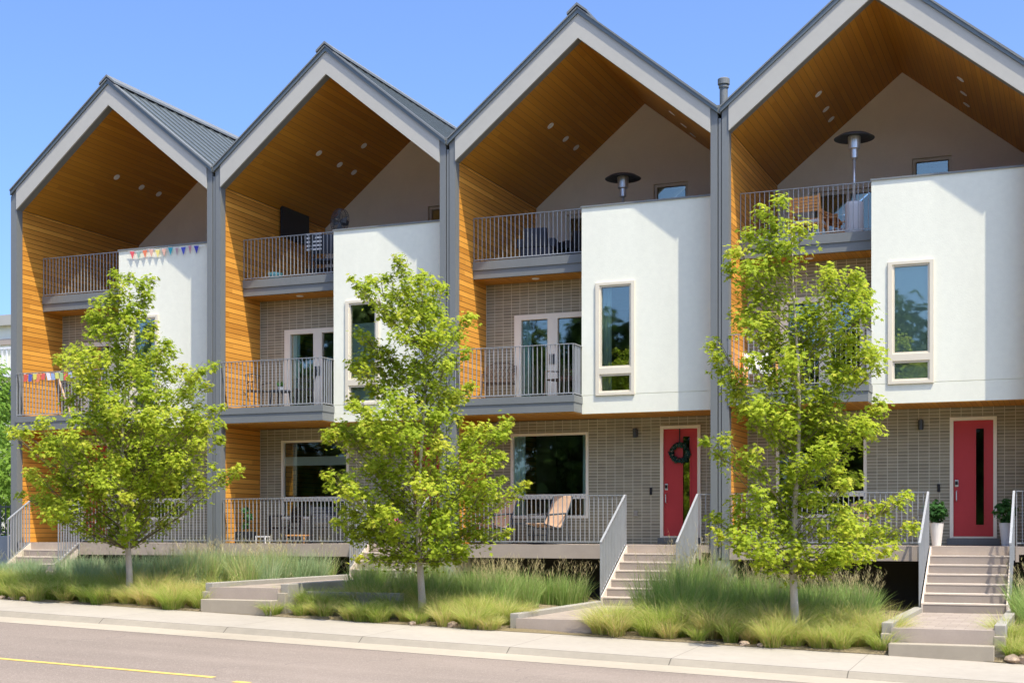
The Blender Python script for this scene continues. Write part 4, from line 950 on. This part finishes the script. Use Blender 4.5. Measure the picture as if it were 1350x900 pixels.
# second house: balcony set
def bistro(loc, rz, label):
    o = empty('bistro_chair', loc, label, 'chair', 'thin black bistro chairs', rz)
    for sx in (-0.2, 0.2):
        mb = MB(); mb.tube([(sx, -0.2, 0), (sx, -0.18, 0.45)], 0.011, 6); mb.build('leg', M['black'], o)
        mb = MB(); mb.tube([(sx, 0.2, 0), (sx, 0.18, 0.45), (sx, 0.25, 0.86)], 0.011, 6); mb.build('leg', M['black'], o)
        mb = MB(); mb.tube([(sx * 1.15, -0.2, 0.66), (sx * 1.15, 0.05, 0.67), (sx, 0.22, 0.64)], 0.011, 6); mb.build('armrest', M['black'], o)
    mb = MB(); mb.box(-0.21, 0.21, -0.21, 0.2, 0.445, 0.462); mb.build('seat', M['black'], o)
    mb = MB(); mb.tube([(-0.2, 0.25, 0.86), (0, 0.28, 0.90), (0.2, 0.25, 0.86)], 0.012, 6)
    for k in range(6): x = -0.15 + k * 0.06; mb.tube([(x, 0.19, 0.50), (x * 1.05, 0.265, 0.875)], 0.007, 5)
    mb.tube([(-0.2, 0.19, 0.5), (0.2, 0.19, 0.5)], 0.009, 6); mb.build('backrest', M['black'], o)
    return o
bistro(P(1, 0.66, 0.85, 3.112), R(62), 'thin black bistro chair by the wood wall of the balcony below the television')
bistro(P(1, 1.92, 0.85, 3.112), R(-62), 'thin black bistro chair before the white balcony door below the television')
table('bistro_table', P(1, 1.27, 0.85, 3.112), 'small dark round table with a green plant on the balcony below the television', 'table', 0.55, 0.55, 0.45, 'charcoal', True)
o = empty('potted_plant', P(1, 1.27, 0.85, 3.563), 'small green plant in a white pot on the bistro table', 'plant')
mb = MB(); mb.lathe([(0.05, 0), (0.07, 0.09), (0.06, 0.095)], 14); mb.build('pot', M['white'], o); bush('foliage', (0, 0, 0.1), [(0, 0, 0.05, .09)], 70, 0.06, M['house_plant'], parent=o, seed=6)
# third house: metal lattice armchair and folding chair on the balcony
def lattice_chair(loc, rz, label, w=0.62, hb=0.88):
    o = empty('lattice_chair', loc, label, 'chair', 'brown metal lattice chairs', rz); r = random.Random(4)
    mb = MB(); h = w / 2
    for a, b2, z0, z1 in ((-h, h, 0.47, hb),):
        mb.tube([(-h, 0.22, 0.44), (-h * 1.02, 0.30, hb - 0.1), (-h * 0.5, 0.33, hb), (h * 0.5, 0.33, hb), (h * 1.02, 0.30, hb - 0.1), (h, 0.22, 0.44)], 0.013, 6)
    for k in range(8):
        x = -h + w * k / 7; mb.tube([(x, 0.23, 0.46), (max(-h, min(h, x + 0.26)), 0.31, hb - 0.06)], 0.009, 5); mb.tube([(x, 0.23, 0.46), (max(-h, min(h, x - 0.26)), 0.31, hb - 0.06)], 0.009, 5)
    mb.build('backrest', M['wrought'], o)
    mb = MB(); mb.tube([(-h, -0.24, 0.44), (h, -0.24, 0.44), (h, 0.22, 0.44), (-h, 0.22, 0.44), (-h, -0.24, 0.44)], 0.013, 6)
    for k in range(9): y = -0.22 + 0.05 * k; mb.tube([(-h, y, 0.44), (h, y + 0.02, 0.44)], 0.008, 5)
    mb.build('seat', M['wrought'], o)
    for sx in (-h, h):
        for y in (-0.24, 0.22):
            mb = MB(); mb.tube([(sx, y, 0.44), (sx * 1.02, y * 1.15, 0)], 0.012, 6); mb.build('leg', M['wrought'], o)
        mb = MB(); mb.tube([(sx, -0.24, 0.44), (sx, -0.24, 0.62), (sx, 0.26, 0.66)], 0.012, 6); mb.build('armrest', M['wrought'], o)
    return o
M['wrought'] = emission_free('brown_wrought_metal', (0.10, 0.065, 0.045), 0.6, 0.3)
lattice_chair(P(2, 0.72, 1.15, 3.112), R(12), 'brown metal lattice chair before the brick on the balcony of the wreath house', 0.66, 0.92)
lattice_chair(P(2, 2.22, 1.05, 3.112), R(-15), 'low brown metal lattice chair before the glass balcony door of the wreath house', 0.5, 0.62)
# fourth house balcony: white cushioned chair behind leaves
seat_chair('lounge_chair', P(3, 0.62, 0.9, 3.112), R(20), 'white cushioned chair behind the leaves on the right hand balcony', 'chair', None, 'teak', 'white', 0.6, 0.38, 0.85, 0, True, 'white')
# terraces
seat_chair('terrace_chair', P(3, 1.42, 2.05, 6.22), R(172), 'orange wooden slatted armchair with a white cushion on the right hand terrace', 'chair', 'wooden terrace chairs', 'teak', 'teak', 0.62, 0.45, 1.0, 5, True, 'white', 0.22)
seat_chair('terrace_chair', P(3, 1.95, 3.2, 6.22), R(70), 'orange wooden slatted armchair turned sideways beside the patio heater base', 'chair', 'wooden terrace chairs', 'teak', 'teak', 0.62, 0.45, 1.0, 5, True, 'white', 0.22)
table('dining_table', P(3, 1.35, 3.0, 6.22), 'wooden dining table behind the armchair on the right hand terrace', 'table', 1.1, 0.8, 0.72, 'teak')
def sofa(loc, rz, label, w, mat, name='sofa', cat='sofa'):
    o = empty(name, loc, label, cat, None, rz); h = w / 2
    mb = MB(); mb.box(-h, h, -0.36, 0.36, 0.06, 0.40); mb.build('seat', M[mat], o, bevel=0.03)
    mb = MB(); mb.prism_x([(0.20, 0.402), (0.36, 0.402), (0.44, 0.82), (0.30, 0.84)], -h + 0.1, h - 0.1); mb.build('backrest', M[mat], o, bevel=0.03)
    for sx in (-1, 1):
        mb = MB(); mb.box(sx * h - 0.08, sx * h + 0.08, -0.36, 0.36, 0.402, 0.60); mb.build('armrest', M[mat], o, bevel=0.02)
        for y in (-0.3, 0.3):
            mb = MB(); mb.box(sx * (h - 0.08) - 0.03, sx * (h - 0.08) + 0.03, y - 0.03, y + 0.03, 0, 0.058); mb.build('leg', M['black'], o)
    return o
sofa(P(2, 1.30, 2.1, 6.22), R(190), 'charcoal armchair seen from behind on the terrace of the wreath house', 0.72, 'charcoal', 'armchair', 'armchair')
sofa(P(2, 1.95, 2.75, 6.22), R(235), 'black covered lounge chair right of the charcoal armchair', 0.8, 'black', 'lounge_chair', 'chair')
# second house terrace
o = empty('television', P(1, 0.195, 3.15, 7.98), 'large black flat television on the wood wall of the terrace', 'television')
mb = MB(); mb.box(0.05, 0.10, -0.66, 0.66, -0.38, 0.38); mb.build('casing', M['black'], o, bevel=0.008)
mb = MB(); mb.box(0.1005, 0.103, -0.64, 0.64, -0.36, 0.36); mb.build('screen', emission_free('screen_black', (0.012, 0.014, 0.018), 0.12), o)
mb = MB(); mb.box(-0.002, 0.05, -0.2, 0.2, -0.15, 0.15); mb.build('wall_mount', M['black'], o)
o = empty('pedestal_fan', P(1, 2.28, 2.0, 6.22), 'grey caged pedestal fan rising above the white bay beside the television', 'fan')
mb = MB(); mb.lathe([(0.22, 0), (0.22, 0.03), (0.05, 0.05)], 20); mb.build('base', M['metal_dark'], o)
mb = MB(); mb.tube([(0, 0, 0.04), (0, 0, 1.25)], 0.02, 10); mb.build('pole', M['metal_dark'], o)
mb = MB(); mb.lathe([(0.07, -0.10), (0.09, 0.0), (0.07, 0.06)], 14); g = mb.build('motor', M['metal_dark'], o); g.location = (0, 0.05, 1.45); g.rotation_euler = (R(90), 0, R(-20))
mb = MB(); ring = lambda r, y: mb.tube([(r * math.cos(t * math.pi / 16), y, r * math.sin(t * math.pi / 16)) for t in range(33)], 0.006, 5, caps=False)
for r, y in ((0.29, -0.05), (0.29, -0.13), (0.2, -0.17), (0.1, -0.19)): ring(r, y)
for k in range(36):
    t = k * math.pi / 18; mb.tube([(0.05 * math.cos(t), -0.195, 0.05 * math.sin(t)), (0.2 * math.cos(t), -0.17, 0.2 * math.sin(t)), (0.29 * math.cos(t), -0.13, 0.29 * math.sin(t)), (0.29 * math.cos(t), -0.05, 0.29 * math.sin(t)), (0.1 * math.cos(t), 0.02, 0.1 * math.sin(t))], 0.004, 4, caps=False)
g = mb.build('cage', M['metal_dark'], o); g.location = (0, 0, 1.45); g.rotation_euler = (0, 0, R(-20))
for k in range(4):
    mb = MB(); t = k * math.pi / 2; c, s_ = math.cos(t), math.sin(t)
    mb.add([(0.05*c - 0.03*s_, -0.08, 0.05*s_ + 0.03*c), (0.05*c + 0.03*s_, -0.11, 0.05*s_ - 0.03*c), (0.26*c + 0.09*s_, -0.13, 0.26*s_ - 0.09*c), (0.26*c - 0.09*s_, -0.07, 0.26*s_ + 0.09*c)] + [(0.05*c - 0.03*s_, -0.076, 0.05*s_ + 0.03*c), (0.05*c + 0.03*s_, -0.106, 0.05*s_ - 0.03*c), (0.26*c + 0.09*s_, -0.126, 0.26*s_ - 0.09*c), (0.26*c - 0.09*s_, -0.066, 0.26*s_ + 0.09*c)],
           [(0, 1, 2, 3), (7, 6, 5, 4), (0, 4, 5, 1), (1, 5, 6, 2), (2, 6, 7, 3), (3, 7, 4, 0)])
    g = mb.build('blade', M['metal'], o); g.location = (0, 0, 1.45); g.rotation_euler = (0, 0, R(-20))
mb = MB(); mb.lathe([(0.08, 0.0), (0.17, 0.12), (0.19, 0.20), (0.18, 0.205), (0.15, 0.12), (0.05, 0.02)], 24)
ob = mb.build('bowl', emission_free('aqua_glaze', (0.20, 0.55, 0.50), 0.25), None, smooth=True); ob.location = P(1, 0.82, 1.35, 6.221); tag(ob, 'aqua glazed bowl on the terrace floor below the television', 'bowl')
seat_chair('terrace_chair', P(1, 2.12, 1.5, 6.22), R(200), 'dark terrace chair with a striped towel over its back, left of the fan', 'chair', None, 'black', 'charcoal', 0.6, 0.45, 1.0, 0)
o = empty('striped_towel', P(1, 2.02, 1.10, 6.22), 'white striped towel hung over the dark chair beside the fan', 'towel')
mb = MB()
for k in range(5): mb.box(-0.2, 0.2, 0.0, 0.012, 0.62 + k * 0.09, 0.66 + k * 0.09)
mb.build('white_stripe', M['white'], o); mb = MB()
for k in range(4): mb.box(-0.2, 0.2, 0.001, 0.011, 0.6605 + k * 0.09, 0.7095 + k * 0.09)
mb.build('dark_stripe', M['charcoal'], o)
table('coffee_table', P(1, 1.55, 2.4, 6.22), 'low dark table under the television on the terrace', 'table', 0.8, 0.5, 0.42, 'black')
seat_chair('terrace_chair', P(0, 2.35, 2.3, 6.22), R(150), 'dark chair on the far left terrace behind the rail', 'chair', None, 'black', 'charcoal', 0.6, 0.42, 0.9, 0)
# first house: pennants on the bay, flags and a pole on the balcony
o = empty('bunting', P(0, 3.2, 0.45, 7.08), 'string of coloured triangular pennants along the top of the far left white bay', 'bunting')
mb = MB(); sag = lambda x: -0.02 - 0.03 * math.sin(x * 5.2) ** 2
mb.tube([(x * 0.1, 0, sag(x * 0.1)) for x in range(0, 26)], 0.006, 5); mb.build('string', M['white'], o)
cols = [(0.72, 0.10, 0.12), (0.30, 0.42, 0.35), (0.75, 0.20, 0.10), (0.72, 0.40, 0.30), (0.80, 0.68, 0.20), (0.68, 0.40, 0.30), (0.04, 0.36, 0.42), (0.45, 0.30, 0.32), (0.07, 0.10, 0.48), (0.50, 0.22, 0.28), (0.06, 0.06, 0.40)]
for k, c in enumerate(cols):
    x = 0.12 + k * 0.185; w_ = 0.07 if k not in (7, 9) else 0.045
    mb = MB(); mb.prism_y([(x - w_, sag(x) - 0.004), (x + w_, sag(x) - 0.004), (x + 0.01, sag(x) - 0.19)], -0.004, 0.001); mb.build('pennant', emission_free('pennant_cloth', c, 0.8), o)
o = empty('prayer_flags', P(0, 0.45, -0.045, 4.17), 'small coloured prayer flags strung along the far left balcony rail', 'flags')
mb = MB(); mb.tube([(x * 0.1, 0, -0.02 - 0.03 * math.sin(x * 0.9) ** 2) for x in range(0, 17)], 0.005, 5); mb.build('string', M['white'], o)
pf = [(0.65, 0.10, 0.08), (0.08, 0.12, 0.45), (0.70, 0.65, 0.12), (0.72, 0.22, 0.12), (0.72, 0.12, 0.10), (0.75, 0.75, 0.78), (0.30, 0.40, 0.60), (0.65, 0.65, 0.15), (0.35, 0.50, 0.25), (0.70, 0.12, 0.10), (0.45, 0.50, 0.65)]
q = random.Random(3)
for k, c in enumerate(pf):
    x = 0.07 + k * 0.135; a = q.uniform(-0.05, 0.05); l = q.uniform(0.13, 0.21)
    mb = MB(); mb.prism_y([(x - 0.055, -0.03), (x + 0.05, -0.035), (x + 0.05 + a, -0.03 - l), (x - 0.055 + a, -0.035 - l)], -0.006, 0.0); mb.build('flag', emission_free('flag_cloth', c, 0.8), o)
mb = MB(); mb.tube([(0, 0, 0), (-0.62, 0.25, 1.0)], 0.025, 8)
ob = mb.build('wooden_pole', M['sling'], None); ob.location = P(0, 1.45, 0.5, 3.112); tag(ob, 'pale wooden pole leaning behind the far left balcony rail', 'pole')
bistro(P(0, 0.95, 1.0, 3.112), R(60), 'thin black chair behind the prayer flags on the far left balcony')
# fourth house entrance
def tall_pot(loc, label, mat, seed, h=0.44):
    o = empty('potted_plant', loc, label, 'potted plant', 'tall tapered pots by the door')
    mb = MB(); mb.lathe([(0.085, 0), (0.135, h), (0.14, h), (0.125, h + 0.001), (0.12, h - 0.04)], 24); mb.build('pot', M[mat], o, smooth=False)
    bush('foliage', (0, 0, h), [(0, 0, 0.10, .14), (.10, -.05, .22, .13), (-.1, 0, .25, .14), (.02, .08, .35, .13)], 330, 0.075, M['house_plant'], parent=o, seed=seed); return o
tall_pot(P(3, 4.08, 0.75), 'tall white tapered pot with a leafy plant left of the right hand red door', 'pot_white', 8)
tall_pot(P(3, 5.35, 0.75), 'pale grey tapered pot with a dark leafy plant right of the right hand red door', 'pot_grey', 9)
seat_chair('deck_chair', P(3, 2.45, 0.9), R(-30), 'dark deck chair behind tree leaves on the right hand deck', 'chair', None, 'metal_dark', 'sling', 0.6, 0.4, 0.86, 0)
# wreath
o = empty('door_wreath', P(2, 4.70, 1.645, 1.96), 'round dark green wreath hung on the red door of the third house', 'wreath')
mb = MB(); mb.tube([(0.17 * math.cos(t * math.pi / 12), 0, 0.17 * math.sin(t * math.pi / 12)) for t in range(25)], 0.03, 6, caps=False); mb.build('ring', M['bark'], o)
bush('greenery', (0, -0.01, 0), [(0.175 * math.cos(t * math.pi / 8), 0, 0.175 * math.sin(t * math.pi / 8), 0.058) for t in range(16)], 800, 0.05, leaf_mat('wreath_leaf', (0.02, 0.075, 0.055), (0.06, 0.16, 0.12), 0.15), parent=o, seed=12)
mb = MB(); mb.box(-0.012, 0.012, -0.004, 0.0, 0.17, 0.52); mb.build('ribbon', M['black'], o)
